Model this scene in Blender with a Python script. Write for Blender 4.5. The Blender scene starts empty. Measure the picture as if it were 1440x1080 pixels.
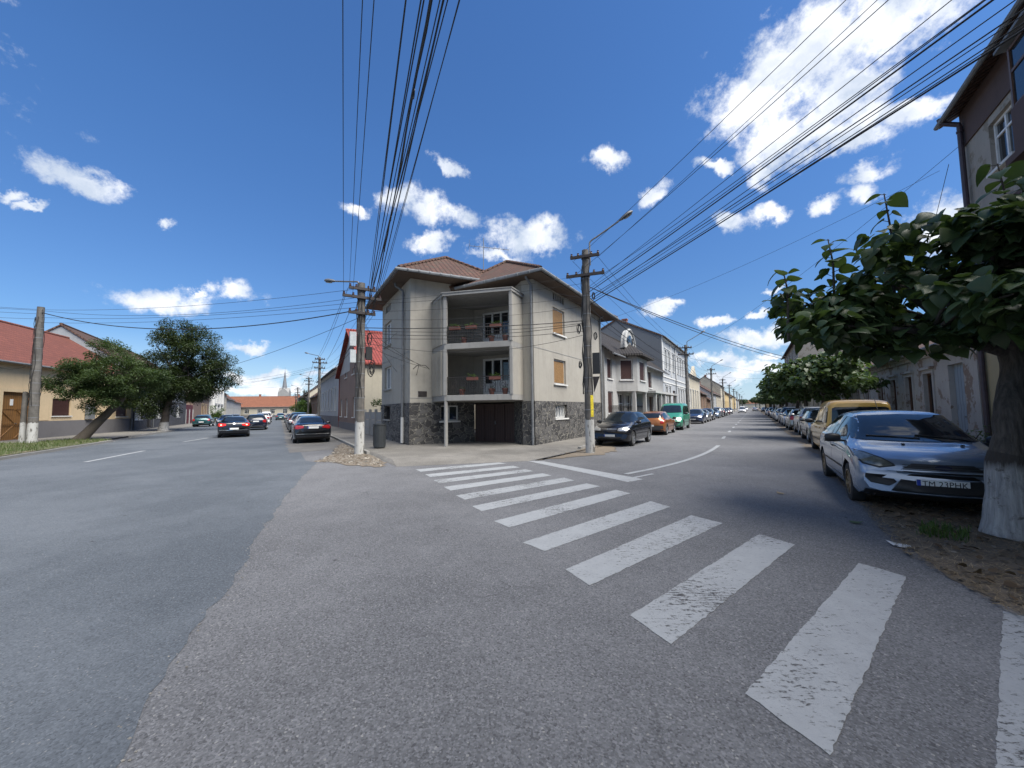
import bpy, bmesh, math, random
import numpy as np
from mathutils import Vector, Matrix, Euler
from mathutils.bvhtree import BVHTree
PI = math.pi
R = math.radians
random.seed(7)
rng = np.random.default_rng(11)
scene = bpy.context.scene
col = scene.collection

# ------------------------------------------------------------------ camera
F_PX, CAM_H, PITCH, ROLL = 541.0, 1.65, math.atan(36/541.0), R(0.7)
cd = bpy.data.cameras.new('camera'); cam = bpy.data.objects.new('camera', cd); col.objects.link(cam)
cd.sensor_width = 36; cd.lens = 36*F_PX/1440; cd.clip_end = 3000; cd.clip_start = 0.05
cam.location = (0, 0, CAM_H)
cam.matrix_world = Matrix.Translation((0, 0, CAM_H)) @ Matrix.Rotation(PI/2+PITCH, 4, 'X') @ Matrix.Rotation(-ROLL, 4, 'Z')
scene.camera = cam

def ray(x, y):
    u = (x-720)/F_PX; v = (540-y)/F_PX
    c, s = math.cos(ROLL), math.sin(ROLL)
    u2 = u*c+v*s; v2 = -u*s+v*c
    cp, sp = math.cos(PITCH), math.sin(PITCH)
    return Vector((u2, cp-v2*sp, sp+v2*cp))

# ------------------------------------------------------------------ sun, sky, exposure
SUN_AZ, SUN_EL = R(125), R(56)          # azimuth clockwise from +Y
sd = bpy.data.lights.new('sun', 'SUN'); sun = bpy.data.objects.new('sun', sd); col.objects.link(sun)
sd.energy = 3.7; sd.angle = R(50); sd.color = (1.0, 0.945, 0.86)
sdir = Vector((math.sin(SUN_AZ)*math.cos(SUN_EL), math.cos(SUN_AZ)*math.cos(SUN_EL), math.sin(SUN_EL)))
sun.rotation_euler = sdir.to_track_quat('Z', 'Y').to_euler()
scene.view_settings.view_transform = 'Standard'; scene.view_settings.look = 'None'
scene.view_settings.exposure = 1.0; scene.view_settings.gamma = 1

w = bpy.data.worlds.new('World'); scene.world = w; w.use_nodes = True
wn = w.node_tree; wn.nodes.clear()
def N(t, kind, **kw):
    n = t.nodes.new(kind)
    for k, v in kw.items():
        if k in n.inputs and not hasattr(n, k): n.inputs[k].default_value = v
        else: setattr(n, k, v)
    return n
def mth(t, op, a, b=None, c=None, clamp=False):
    n = t.nodes.new('ShaderNodeMath'); n.operation = op; n.use_clamp = clamp
    for i, v in enumerate((a, b, c)):
        if v is None: continue
        if isinstance(v, (int, float)): n.inputs[i].default_value = v
        else: t.links.new(v, n.inputs[i])
    return n.outputs[0]
def mixc(t, fac, a, b):
    n = t.nodes.new('ShaderNodeMix'); n.data_type = 'RGBA'
    for s, v in ((0, fac), (6, a), (7, b)):
        if isinstance(v, (int, float)): n.inputs[s].default_value = v
        elif isinstance(v, (tuple, list)): n.inputs[s].default_value = (*v, 1) if len(v) == 3 else v
        else: t.links.new(v, n.inputs[s])
    return n.outputs[2]

def remap(t, v, a, b, c=0, d=1):
    m = N(t, 'ShaderNodeMapRange'); t.links.new(v, m.inputs[0])
    for i, x in enumerate((a, b, c, d)): m.inputs[i+1].default_value = x
    return m.outputs[0]
out = N(wn, 'ShaderNodeOutputWorld'); bg = N(wn, 'ShaderNodeBackground'); wn.links.new(bg.outputs[0], out.inputs[0])
sky = N(wn, 'ShaderNodeTexSky', sky_type='NISHITA', sun_disc=False)
sky.sun_elevation = SUN_EL; sky.sun_rotation = SUN_AZ; sky.altitude = 100
sky.air_density = 1.0; sky.dust_density = 0.3; sky.ozone_density = 2.2
hsv = N(wn, 'ShaderNodeHueSaturation'); wn.links.new(sky.outputs[0], hsv.inputs['Color'])
hsv.inputs['Hue'].default_value = .508; hsv.inputs['Saturation'].default_value = 1.12; hsv.inputs['Value'].default_value = 1.0
geo = N(wn, 'ShaderNodeTexCoord')
# cloud directions: (px, py, half width, half height, tilt deg) read off the photograph, kept as directions
CL = [(1110,95,85,68,15),(1065,140,72,58,0),(1160,60,85,75,20),(1240,30,110,62,10),(1115,190,75,48,30),(1180,130,70,55,20),(1300,8,80,26,20),(1190,190,50,26,38),(1080,235,26,18,0),
 (1190,206,66,18,18),(1270,165,58,16,20),(1215,268,34,20,20),(1222,240,48,14,15),
 (1030,313,28,14,-15),(1073,305,24,12,0),(1335,310,52,42,0),(925,272,26,12,35),(852,224,30,15,-5),(1005,233,26,8,0),
 (742,335,62,27,0),(610,298,62,24,-8),(602,345,34,15,0),(626,226,26,10,-25),(560,285,34,18,20),(505,300,20,8,-20),
 (108,260,60,17,-22),(40,289,24,6,-8),(8,273,24,8,-10),(228,422,70,20,-8),(335,417,48,14,0),(272,413,14,6,0),(232,321,16,8,-10),(350,482,34,7,0),
 (390,522,30,7,0),(350,528,40,7,0),(400,545,70,12,0),(455,525,50,8,20),(350,548,60,9,0),
 (1045,512,34,8,0),(935,435,26,8,0),(1080,413,14,4,0),(1060,478,52,13,0),(1105,470,34,14,0),(1012,504,44,9,0),(1085,502,22,6,0),(1070,520,44,12,0),(1000,452,28,6,0),(1010,535,60,10,0),(1130,500,30,9,20),(700,360,40,10,0),(1155,290,30,12,25),(1065,443,16,5,0)]
nz = N(wn, 'ShaderNodeTexNoise', noise_dimensions='3D'); nz.inputs['Scale'].default_value = 9; nz.inputs['Detail'].default_value = 7; nz.inputs['Roughness'].default_value = .62
wn.links.new(geo.outputs['Generated'], nz.inputs['Vector'])
wob = N(wn, 'ShaderNodeVectorMath', operation='MULTIPLY_ADD')
sub = N(wn, 'ShaderNodeVectorMath', operation='SUBTRACT'); wn.links.new(nz.outputs['Color'], sub.inputs[0]); sub.inputs[1].default_value = (.5, .5, .5)
wn.links.new(sub.outputs[0], wob.inputs[0]); wob.inputs[1].default_value = (.125, .125, .10); wn.links.new(geo.outputs['Generated'], wob.inputs[2])
cur = None; lowcur = None
for (px, py, rx, ry, tilt) in CL:
    c = ray(px, py); k = c.length
    e = ray(px+rx, py)-c; ux = (e - c.normalized()*e.dot(c.normalized())); a = ux.length/k
    e2 = ray(px, py-ry)-c; uy = (e2 - c.normalized()*e2.dot(c.normalized())); b = uy.length/k
    cn = c.normalized(); ux = ux.normalized(); uy = cn.cross(ux) if cn.cross(ux).z > 0 else -cn.cross(ux); uz = ux.cross(uy)
    m = Matrix((ux, uy, uz)).transposed() @ Matrix.Rotation(R(tilt), 3, 'Z')
    mp = N(wn, 'ShaderNodeMapping', vector_type='TEXTURE')
    mp.inputs['Location'].default_value = cn; mp.inputs['Rotation'].default_value = m.to_euler('XYZ'); mp.inputs['Scale'].default_value = (a, b, .5)
    wn.links.new(wob.outputs[0], mp.inputs['Vector'])
    ln = N(wn, 'ShaderNodeVectorMath', operation='LENGTH'); wn.links.new(mp.outputs[0], ln.inputs[0])
    cur = ln.outputs['Value'] if cur is None else mth(wn, 'SMOOTH_MIN', cur, ln.outputs['Value'], .25)
# large unseen clouds added overhead and behind the camera to brighten the fill light
for (az, el, a_, b_, q_) in ((165, 35, .42, .26, 10), (205, 30, .5, .24, -8), (245, 45, .36, .25, 15), (120, 40, .34, .24, 0), (180, 68, .40, .28, 30), (280, 30, .30, .16, 0), (80, 62, .22, .16, 20)):
    cn = Vector((math.sin(R(az))*math.cos(R(el)), math.cos(R(az))*math.cos(R(el)), math.sin(R(el)))); ux = cn.cross(Vector((0, 0, 1))).normalized(); uy = ux.cross(cn); uz = ux.cross(uy)
    m = Matrix((ux, uy, uz)).transposed() @ Matrix.Rotation(R(q_), 3, 'Z'); mp = N(wn, 'ShaderNodeMapping', vector_type='TEXTURE')
    mp.inputs['Location'].default_value = cn; mp.inputs['Rotation'].default_value = m.to_euler('XYZ'); mp.inputs['Scale'].default_value = (a_, b_, .5)
    wn.links.new(wob.outputs[0], mp.inputs['Vector']); ln = N(wn, 'ShaderNodeVectorMath', operation='LENGTH'); wn.links.new(mp.outputs[0], ln.inputs[0]); cur = mth(wn, 'SMOOTH_MIN', cur, ln.outputs['Value'], .25)
nz2 = N(wn, 'ShaderNodeTexNoise'); nz2.inputs['Scale'].default_value = 19; nz2.inputs['Detail'].default_value = 12; nz2.inputs['Roughness'].default_value = .66
wn.links.new(geo.outputs['Generated'], nz2.inputs['Vector'])
dens = mth(wn, 'SUBTRACT', 1.08, cur)
dens = mth(wn, 'ADD', dens, mth(wn, 'MULTIPLY', mth(wn, 'SUBTRACT', nz2.outputs[0], .5), 2.7))
mr = N(wn, 'ShaderNodeMapRange', interpolation_type='SMOOTHSTEP'); wn.links.new(dens, mr.inputs[0]); mr.inputs[1].default_value = -.15; mr.inputs[2].default_value = .75
nz3 = N(wn, 'ShaderNodeTexNoise'); nz3.inputs['Scale'].default_value = 11; nz3.inputs['Detail'].default_value = 5
wn.links.new(wob.outputs[0], nz3.inputs['Vector'])
shade = N(wn, 'ShaderNodeMapRange'); wn.links.new(nz3.outputs[0], shade.inputs[0]); shade.inputs[1].default_value = .35; shade.inputs[2].default_value = .62
cc = mixc(wn, shade.outputs[0], (2.6, 2.95, 3.5), (4.8, 4.85, 4.95))
sz = N(wn, 'ShaderNodeSeparateXYZ'); wn.links.new(geo.outputs['Generated'], sz.inputs[0])
tint = mixc(wn, remap(wn, sz.outputs[2], .02, .55), (.31, .385, .46), (.41, .59, .69))
skc = N(wn, 'ShaderNodeVectorMath', operation='MULTIPLY'); wn.links.new(hsv.outputs[0], skc.inputs[0]); wn.links.new(tint, skc.inputs[1])
base = mixc(wn, mth(wn, 'MULTIPLY', remap(wn, sz.outputs[2], .16, .0), .75), skc.outputs[0], (2.4, 3.15, 4.0))
fin = mixc(wn, mth(wn, 'MULTIPLY', mr.outputs[0], .95), base, cc)
wn.links.new(fin, bg.inputs[0]); bg.inputs[1].default_value = 0.13

# ------------------------------------------------------------------ scene helpers
def link(o, parent=None):
    col.objects.link(o)
    if parent is not None: o.parent = parent
    return o
def tag(o, label=None, cat=None, group=None, kind=None):
    if label: o['label'] = label
    if cat: o['category'] = cat
    if group: o['group'] = group
    if kind: o['kind'] = kind
    return o
def thing(name, label, cat, loc=(0, 0, 0), rz=0, group=None, kind=None):
    o = bpy.data.objects.new(name, None); o.location = loc; o.rotation_euler = (0, 0, rz); o.empty_display_size = .2
    link(o); return tag(o, label, cat, group, kind)
def copy_tree(o, parent=None):
    c = o.copy(); link(c); c.parent = parent
    for ch in [x for x in o.children]: copy_tree(ch, c)
    return c

class MB:
    def __init__(s): s.v = []; s.f = []; s.m = []
    def add(s, pts, faces, mi=0):
        b = len(s.v); s.v += [tuple(p) for p in pts]; s.f += [tuple(b+i for i in f) for f in faces]; s.m += [mi]*len(faces); return s
    def face(s, pts, mi=0): return s.add(pts, [tuple(range(len(pts)))], mi)
    def bx(s, T, u0, u1, d0, d1, z0, z1, mi=0):
        P = [T(u, d, z) for z in (z0, z1) for u, d in ((u0, d0), (u1, d0), (u1, d1), (u0, d1))]
        return s.add(P, [(3, 2, 1, 0), (4, 5, 6, 7), (0, 1, 5, 4), (1, 2, 6, 5), (2, 3, 7, 6), (3, 0, 4, 7)], mi)
    def box(s, c, d, rz=0, mi=0):
        ca, sa = math.cos(rz), math.sin(rz)
        T = lambda u, dd, z: (c[0]+u*ca-dd*sa, c[1]+u*sa+dd*ca, c[2]+z)
        return s.bx(T, -d[0]/2, d[0]/2, -d[1]/2, d[1]/2, -d[2]/2, d[2]/2, mi)
    def prism(s, poly, z0, z1, mi=0):       # poly counter-clockwise
        n = len(poly)
        P = [(x, y, z0) for x, y in poly]+[(x, y, z1) for x, y in poly]
        return s.add(P, [tuple(reversed(range(n))), tuple(range(n, 2*n))]+[(i, (i+1) % n, n+(i+1) % n, n+i) for i in range(n)], mi)
    def tube(s, path, r, n=8, caps=True, mi=0):
        path = [Vector(p) for p in path]; k = len(path); rs = r if isinstance(r, (list, tuple)) else [r]*k
        prev = None; P = []
        for i, p in enumerate(path):
            t = (path[min(i+1, k-1)]-path[max(i-1, 0)]); t = t.normalized() if t.length > 1e-9 else Vector((0, 0, 1))
            if prev is None:
                a = Vector((0, 0, 1)) if abs(t.z) < .9 else Vector((1, 0, 0)); x = t.cross(a).normalized()
            else: x = (prev-t*prev.dot(t)).normalized()
            prev = x; y = t.cross(x)
            P += [p+(x*math.cos(2*PI*j/n)+y*math.sin(2*PI*j/n))*rs[i] for j in range(n)]
        f = [(i*n+j, i*n+(j+1) % n, (i+1)*n+(j+1) % n, (i+1)*n+j) for i in range(k-1) for j in range(n)]
        if caps: f += [tuple(reversed(range(n))), tuple(range((k-1)*n, k*n))]
        return s.add(P, f, mi)
    def lathe(s, prof, n=24, M=None, mi=0):  # prof (r, z)
        M = M or Matrix.Identity(4); k = len(prof)
        P = [M @ Vector((r*math.cos(2*PI*j/n), r*math.sin(2*PI*j/n), z)) for r, z in prof for j in range(n)]
        f = [(i*n+j, i*n+(j+1) % n, (i+1)*n+(j+1) % n, (i+1)*n+j) for i in range(k-1) for j in range(n)]
        return s.add(P, f, mi)
    def build(s, name, mats, parent=None, smooth=False, ang=35, bevel=0):
        me = bpy.data.meshes.new(name); me.from_pydata(s.v, [], s.f)
        mats = mats if isinstance(mats, (list, tuple)) else [mats]
        for m in mats: me.materials.append(m)
        if len(mats) > 1: me.polygons.foreach_set('material_index', s.m)
        if smooth:
            me.polygons.foreach_set('use_smooth', [True]*len(me.polygons))
            try: me.set_sharp_from_angle(angle=R(ang))
            except Exception: pass
        autouv(me); me.update()
        o = bpy.data.objects.new(name, me); link(o, parent)
        if bevel:
            b = o.modifiers.new('bevel', 'BEVEL'); b.width = bevel; b.segments = 2; b.limit_method = 'ANGLE'; b.angle_limit = R(40)
        return o
def autouv(me):
    uv = me.uv_layers.new(name='UVMap'); vs = me.vertices; data = [0.0]*(2*len(me.loops))
    up = Vector((0, 0, 1))
    for p in me.polygons:
        n = p.normal
        if abs(n.z) > .97: t = Vector((1, 0, 0)); b = Vector((0, 1, 0))
        else: t = up.cross(n).normalized(); b = n.cross(t)
        for li in p.loop_indices:
            c = vs[me.loops[li].vertex_index].co; data[2*li] = c.dot(t); data[2*li+1] = c.dot(b)
    uv.data.foreach_set('uv', data)
def seg(p0, p1):
    """frame of a wall from p0 to p1 seen left to right from outside: T(u along, d inward, z)"""
    d = Vector((p1[0]-p0[0], p1[1]-p0[1])); L = d.length; d.normalize()
    def T(u, dd, z): return (p0[0]+d.x*u-d.y*dd, p0[1]+d.y*u+d.x*dd, z)
    T.L = L; T.p0 = p0; T.p1 = p1
    return T

# ------------------------------------------------------------------ materials
def newmat(name):
    m = bpy.data.materials.new(name); m.use_nodes = True; t = m.node_tree; t.nodes.clear()
    o = N(t, 'ShaderNodeOutputMaterial'); b = N(t, 'ShaderNodeBsdfPrincipled'); t.links.new(b.outputs[0], o.inputs[0])
    return m, t, b
def coord(t, which='Object', scale=(1, 1, 1)):
    c = N(t, 'ShaderNodeTexCoord'); mp = N(t, 'ShaderNodeMapping'); mp.inputs['Scale'].default_value = scale
    t.links.new(c.outputs[which], mp.inputs[0]); return mp.outputs[0]
def noise(t, vec, scale, detail=4, rough=.55):
    n = N(t, 'ShaderNodeTexNoise'); n.inputs['Scale'].default_value = scale; n.inputs['Detail'].default_value = detail; n.inputs['Roughness'].default_value = rough
    t.links.new(vec, n.inputs['Vector']); return n.outputs[0]
def bumpn(t, b, h, strength, dist):
    n = N(t, 'ShaderNodeBump'); n.inputs['Strength'].default_value = strength; n.inputs['Distance'].default_value = dist
    t.links.new(h, n.inputs['Height']); t.links.new(n.outputs[0], b.inputs['Normal'])
def sc(c, k): return tuple(min(1, x*k) for x in c)
def wallmat(name, c, dirt=.35, bump=.5, bs=60, streak=.3, rough=.9, patch=None):
    m, t, b = newmat(name); v = coord(t)
    n1 = noise(t, v, .45, 8, .66); n2 = noise(t, v, 5, 5)
    vs = coord(t, scale=(6, 6, .35)); n3 = noise(t, vs, 1, 4)
    a = mixc(t, mth(t, 'MULTIPLY', remap(t, n1, .4, .7), dirt), c, sc(c, .55))
    a = mixc(t, mth(t, 'MULTIPLY', remap(t, n3, .52, .8), streak), a, sc(c, .45))
    a = mixc(t, mth(t, 'MULTIPLY', remap(t, n2, .35, .7), .22), a, sc(c, 1.25))
    if patch:
        n4 = noise(t, v, 1.3, 8, .65); a = mixc(t, remap(t, n4, .54, .57), a, patch)
    t.links.new(a, b.inputs['Base Color']); b.inputs['Roughness'].default_value = rough
    bumpn(t, b, noise(t, v, bs, 3), bump, .01)
    return m
def simple(name, c, rough=.5, metal=0, var=.15, vs=8, bump=0, bs=80, coat=0, spec=None):
    m, t, b = newmat(name); v = coord(t)
    a = mixc(t, remap(t, noise(t, v, vs, 5), .3, .7), sc(c, 1-var), sc(c, 1+var))
    t.links.new(a, b.inputs['Base Color']); b.inputs['Roughness'].default_value = rough; b.inputs['Metallic'].default_value = metal
    if bump: bumpn(t, b, noise(t, v, bs, 3), bump, .01)
    if coat: b.inputs['Coat Weight'].default_value = coat; b.inputs['Coat Roughness'].default_value = .04
    if spec is not None: b.inputs['Specular IOR Level'].default_value = spec
    return m
def tilemat(name, c, c2, tw=.22, th=.34, moss=None):
    m, t, b = newmat(name); v = coord(t, 'UV')
    br = N(t, 'ShaderNodeTexBrick'); t.links.new(v, br.inputs['Vector'])
    for k, x in (('Scale', 1), ('Brick Width', tw), ('Row Height', th), ('Mortar Size', .038), ('Bias', 0)): br.inputs[k].default_value = x
    br.offset = 0; br.inputs['Color1'].default_value = (*c, 1); br.inputs['Color2'].default_value = (*c2, 1); br.inputs['Mortar'].default_value = (*sc(c, .4), 1)
    wn_ = N(t, 'ShaderNodeTexWhiteNoise', noise_dimensions='2D'); cell = N(t, 'ShaderNodeVectorMath', operation='FLOOR'); cs = N(t, 'ShaderNodeVectorMath', operation='DIVIDE'); t.links.new(v, cs.inputs[0]); cs.inputs[1].default_value = (tw, th, 1); t.links.new(cs.outputs[0], cell.inputs[0]); t.links.new(cell.outputs[0], wn_.inputs['Vector'])
    a = mixc(t, mth(t, 'MULTIPLY', remap(t, noise(t, v, .9, 6), .4, .7), .5), br.outputs[0], sc(c, .5))
    a = mixc(t, mth(t, 'MULTIPLY', wn_.outputs['Value'], .55), a, sc(c, .45))
    if moss: a = mixc(t, remap(t, noise(t, v, 2.5, 8, .7), .5, .62), a, moss)
    t.links.new(a, b.inputs['Base Color']); b.inputs['Roughness'].default_value = .85
    sx = N(t, 'ShaderNodeSeparateXYZ'); t.links.new(v, sx.inputs[0])
    h1 = mth(t, 'SINE', mth(t, 'MULTIPLY', sx.outputs[0], 2*PI/tw))
    h2 = mth(t, 'FRACT', mth(t, 'MULTIPLY', sx.outputs[1], 1/th))
    h = mth(t, 'SUBTRACT', mth(t, 'MULTIPLY', h1, .35), h2)
    bumpn(t, b, h, .9, .05)
    return m
def stonemat(name, s=3.2, dark=(.032, .034, .040), light=(.13, .13, .135), mortar=(.30, .29, .265), wid=.05):
    m, t, b = newmat(name); v = coord(t, 'UV')
    nzv = N(t, 'ShaderNodeTexNoise'); nzv.inputs['Scale'].default_value = 3.2; nzv.inputs['Detail'].default_value = 4; t.links.new(v, nzv.inputs['Vector'])
    ad = N(t, 'ShaderNodeVectorMath', operation='MULTIPLY_ADD'); t.links.new(nzv.outputs['Color'], ad.inputs[0]); ad.inputs[1].default_value = (.7, .7, 0); t.links.new(v, ad.inputs[2])
    mp = N(t, 'ShaderNodeMapping'); mp.inputs['Scale'].default_value = (.8, 1.25, 0); t.links.new(ad.outputs[0], mp.inputs[0])
    ve = N(t, 'ShaderNodeTexVoronoi', feature='DISTANCE_TO_EDGE', voronoi_dimensions='2D'); ve.inputs['Scale'].default_value = s; t.links.new(mp.outputs[0], ve.inputs['Vector'])
    vc = N(t, 'ShaderNodeTexVoronoi', voronoi_dimensions='2D'); vc.inputs['Scale'].default_value = s; t.links.new(mp.outputs[0], vc.inputs['Vector'])
    sep = N(t, 'ShaderNodeSeparateColor'); t.links.new(vc.outputs['Color'], sep.inputs[0])
    a = mixc(t, mth(t, 'POWER', sep.outputs[0], 1.6), dark, light)
    a = mixc(t, mth(t, 'MULTIPLY', noise(t, v, 14, 6, .7), .6), a, sc(dark, 1.2))
    e = remap(t, mth(t, 'ADD', ve.outputs[0], mth(t, 'MULTIPLY', mth(t, 'SUBTRACT', noise(t, v, 7, 4), .5), .07)), wid*.4, wid*1.2)
    a = mixc(t, e, mixc(t, noise(t, v, 4), sc(mortar, .6), mortar), a)
    t.links.new(a, b.inputs['Base Color']); b.inputs['Roughness'].default_value = .8
    bumpn(t, b, mth(t, 'ADD', e, mth(t, 'MULTIPLY', noise(t, v, 18, 5), .5)), .9, .05)
    return m
def glassmat(name, c=(.012, .016, .02), rough=.04):
    m, t, b = newmat(name); v = coord(t)
    a = mixc(t, noise(t, v, 2.5, 3), sc(c, .5), sc(c, 1.6)); t.links.new(a, b.inputs['Base Color'])
    b.inputs['Roughness'].default_value = rough; b.inputs['Specular IOR Level'].default_value = .7
    bumpn(t, b, noise(t, v, 1.2, 1), .05, .05)
    return m
def woodmat(name, c, sp=.12, horiz=False):
    m, t, b = newmat(name); v = coord(t, 'UV')
    sx = N(t, 'ShaderNodeSeparateXYZ'); t.links.new(v, sx.inputs[0])
    f = mth(t, 'FRACT', mth(t, 'MULTIPLY', sx.outputs[1 if horiz else 0], 1/sp))
    g = remap(t, mth(t, 'ABSOLUTE', mth(t, 'SUBTRACT', f, .5)), .42, .47)
    vv = coord(t, 'UV', scale=(30, 2, 1) if not horiz else (2, 30, 1))
    a = mixc(t, noise(t, vv, 1, 5), sc(c, .7), sc(c, 1.25)); a = mixc(t, g, a, sc(c, .3))
    t.links.new(a, b.inputs['Base Color']); b.inputs['Roughness'].default_value = .65
    bumpn(t, b, mth(t, 'SUBTRACT', 1, g), .6, .02)
    return m
def leafmat(name, c, c2, trans=.3, rough=.45, veins=False):
    m, t, b = newmat(name)
    g = N(t, 'ShaderNodeNewGeometry'); v = coord(t)
    a = mixc(t, g.outputs['Random Per Island'], c, c2)
    a = mixc(t, mth(t, 'MULTIPLY', remap(t, noise(t, v, .9, 3), .4, .65), .6), a, sc(c, .6))
    t.links.new(a, b.inputs['Base Color']); b.inputs['Roughness'].default_value = rough; b.inputs['Specular IOR Level'].default_value = .35
    tr = N(t, 'ShaderNodeBsdfTranslucent'); t.links.new(mixc(t, .6, a, (c2[0]*1.6, c2[1]*1.8, c2[2]*.7)), tr.inputs[0])
    mx = N(t, 'ShaderNodeMixShader'); mx.inputs[0].default_value = trans
    o = [n for n in t.nodes if n.type == 'OUTPUT_MATERIAL'][0]
    t.links.new(b.outputs[0], mx.inputs[1]); t.links.new(tr.outputs[0], mx.inputs[2]); t.links.new(mx.outputs[0], o.inputs[0])
    return m
def asphalt(name, c, c2, agg=1.0, patchc=None, rough=.85):
    m, t, b = newmat(name); v = coord(t)
    vo = N(t, 'ShaderNodeTexVoronoi'); vo.inputs['Scale'].default_value = 95; t.links.new(v, vo.inputs['Vector'])
    sp = N(t, 'ShaderNodeSeparateColor'); t.links.new(vo.outputs['Color'], sp.inputs[0])
    big = noise(t, v, .3, 9, .68); mid = noise(t, v, 2.2, 6, .6); fine = noise(t, v, 45, 4, .7)
    a = mixc(t, remap(t, big, .42, .58), sc(c, .88), sc(c2, 1.06))
    a = mixc(t, mth(t, 'MULTIPLY', remap(t, mid, .35, .7), .35), a, sc(c, .72))
    a = mixc(t, mth(t, 'MULTIPLY', mth(t, 'POWER', sp.outputs[0], 2.0), .55*agg), a, sc(c2, 2.0))
    a = mixc(t, mth(t, 'MULTIPLY', remap(t, sp.outputs[1], .62, 1.0), .75*agg), a, sc(c, .32))
    a = mixc(t, mth(t, 'MULTIPLY', remap(t, fine, .5, .8), .4*agg), a, sc(c, .5))
    # bright stone chips and rare dark oil drops
    a = mixc(t, mth(t, 'MULTIPLY', mth(t, 'GREATER_THAN', sp.outputs[2], .991), .75*agg), a, (.32, .315, .30))
    vo2 = N(t, 'ShaderNodeTexVoronoi'); vo2.inputs['Scale'].default_value = 1.7; t.links.new(coord(t, scale=(1, 1, .01)), vo2.inputs['Vector'])
    a = mixc(t, remap(t, mth(t, 'ADD', vo2.outputs[0], mth(t, 'MULTIPLY', fine, .06)), .075, .05), a, sc(c, .35))
    cr = N(t, 'ShaderNodeTexVoronoi', feature='DISTANCE_TO_EDGE'); cr.inputs['Scale'].default_value = .16
    wv = N(t, 'ShaderNodeVectorMath', operation='MULTIPLY_ADD'); nn = N(t, 'ShaderNodeTexNoise'); nn.inputs['Scale'].default_value = .8; nn.inputs['Detail'].default_value = 6
    t.links.new(v, nn.inputs['Vector']); t.links.new(nn.outputs['Color'], wv.inputs[0]); wv.inputs[1].default_value = (1.6, 1.6, 0); t.links.new(v, wv.inputs[2]); t.links.new(wv.outputs[0], cr.inputs['Vector'])
    crk = mth(t, 'MULTIPLY', remap(t, cr.outputs[0], .0022, .0004), remap(t, noise(t, v, .5, 2), .48, .58))
    a = mixc(t, mth(t, 'MULTIPLY', crk, .45), a, sc(c, .35))
    t.links.new(a, b.inputs['Base Color']); b.inputs['Roughness'].default_value = rough; b.inputs['Specular IOR Level'].default_value = .35
    h = mth(t, 'ADD', mth(t, 'MULTIPLY', vo.outputs[0], -1), mth(t, 'MULTIPLY', fine, .6))
    bumpn(t, b, h, .8*agg, .006)
    return m

m_white_trim = wallmat('white trim', (.62, .62, .6), .3, .2)
m_frame = simple('white window frame', (.72, .72, .70), .45, var=.08)
m_brownframe = simple('brown window frame', (.09, .045, .025), .5)
m_glass = glassmat('window glass')
m_curtain = simple('net curtain behind glass', (.22, .24, .26), .18, var=.4, vs=9, spec=.8)
m_zinc = simple('zinc gutter', (.17, .18, .19), .75, .15, .2, 4)
m_darkmetal = simple('dark rusted iron', (.035, .03, .03), .6, .3)
m_black = simple('black plastic', (.018, .018, .019), .5)
m_rubber = simple('tyre rubber', (.022, .022, .022), .85, bump=.3, bs=60)
m_concrete = wallmat('weathered concrete', (.30, .295, .28), .6, .6, 30, .35)
m_wire = simple('black cable', (.012, .012, .013), .6)
m_alu = simple('alloy rim', (.42, .43, .44), .28, .85)
m_rimgold = simple('bronze rim', (.20, .15, .09), .35, .7)
m_plate = simple('plate white', (.7, .71, .70), .35, var=.04)
m_plateblue = simple('plate blue', (.02, .05, .35), .35)
m_ink = simple('plate ink', (.015, .015, .018), .4)
m_redlamp = simple('red lamp lens', (.33, .012, .014), .15, coat=1)
m_headlamp = simple('headlamp lens', (.42, .43, .44), .08, .5, coat=1, var=.35, vs=14)
m_dullamp = simple('dull headlamp lens', (.20, .20, .17), .12, .35, coat=1, var=.35, vs=14)
m_orange = simple('orange lens', (.6, .18, .02), .2, coat=1)
m_chrome = simple('chrome strip', (.6, .61, .62), .15, .95)
# ------------------------------------------------------------------ cars
def pchip(xs, ys):
    xs = list(xs); ys = list(ys); n = len(xs); d = [(ys[i+1]-ys[i])/(xs[i+1]-xs[i]) for i in range(n-1)]
    m = [d[0]]+[0 if d[i-1]*d[i] <= 0 else 2*d[i-1]*d[i]/(d[i-1]+d[i]) for i in range(1, n-1)]+[d[-1]]
    def f(x):
        x = max(xs[0], min(xs[-1], x)); i = 0
        while i < n-2 and x > xs[i+1]: i += 1
        h = xs[i+1]-xs[i]; t = (x-xs[i])/h
        return (2*t**3-3*t*t+1)*ys[i]+(t**3-2*t*t+t)*h*m[i]+(-2*t**3+3*t*t)*ys[i+1]+(t**3-t*t)*h*m[i+1]
    return f
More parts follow.
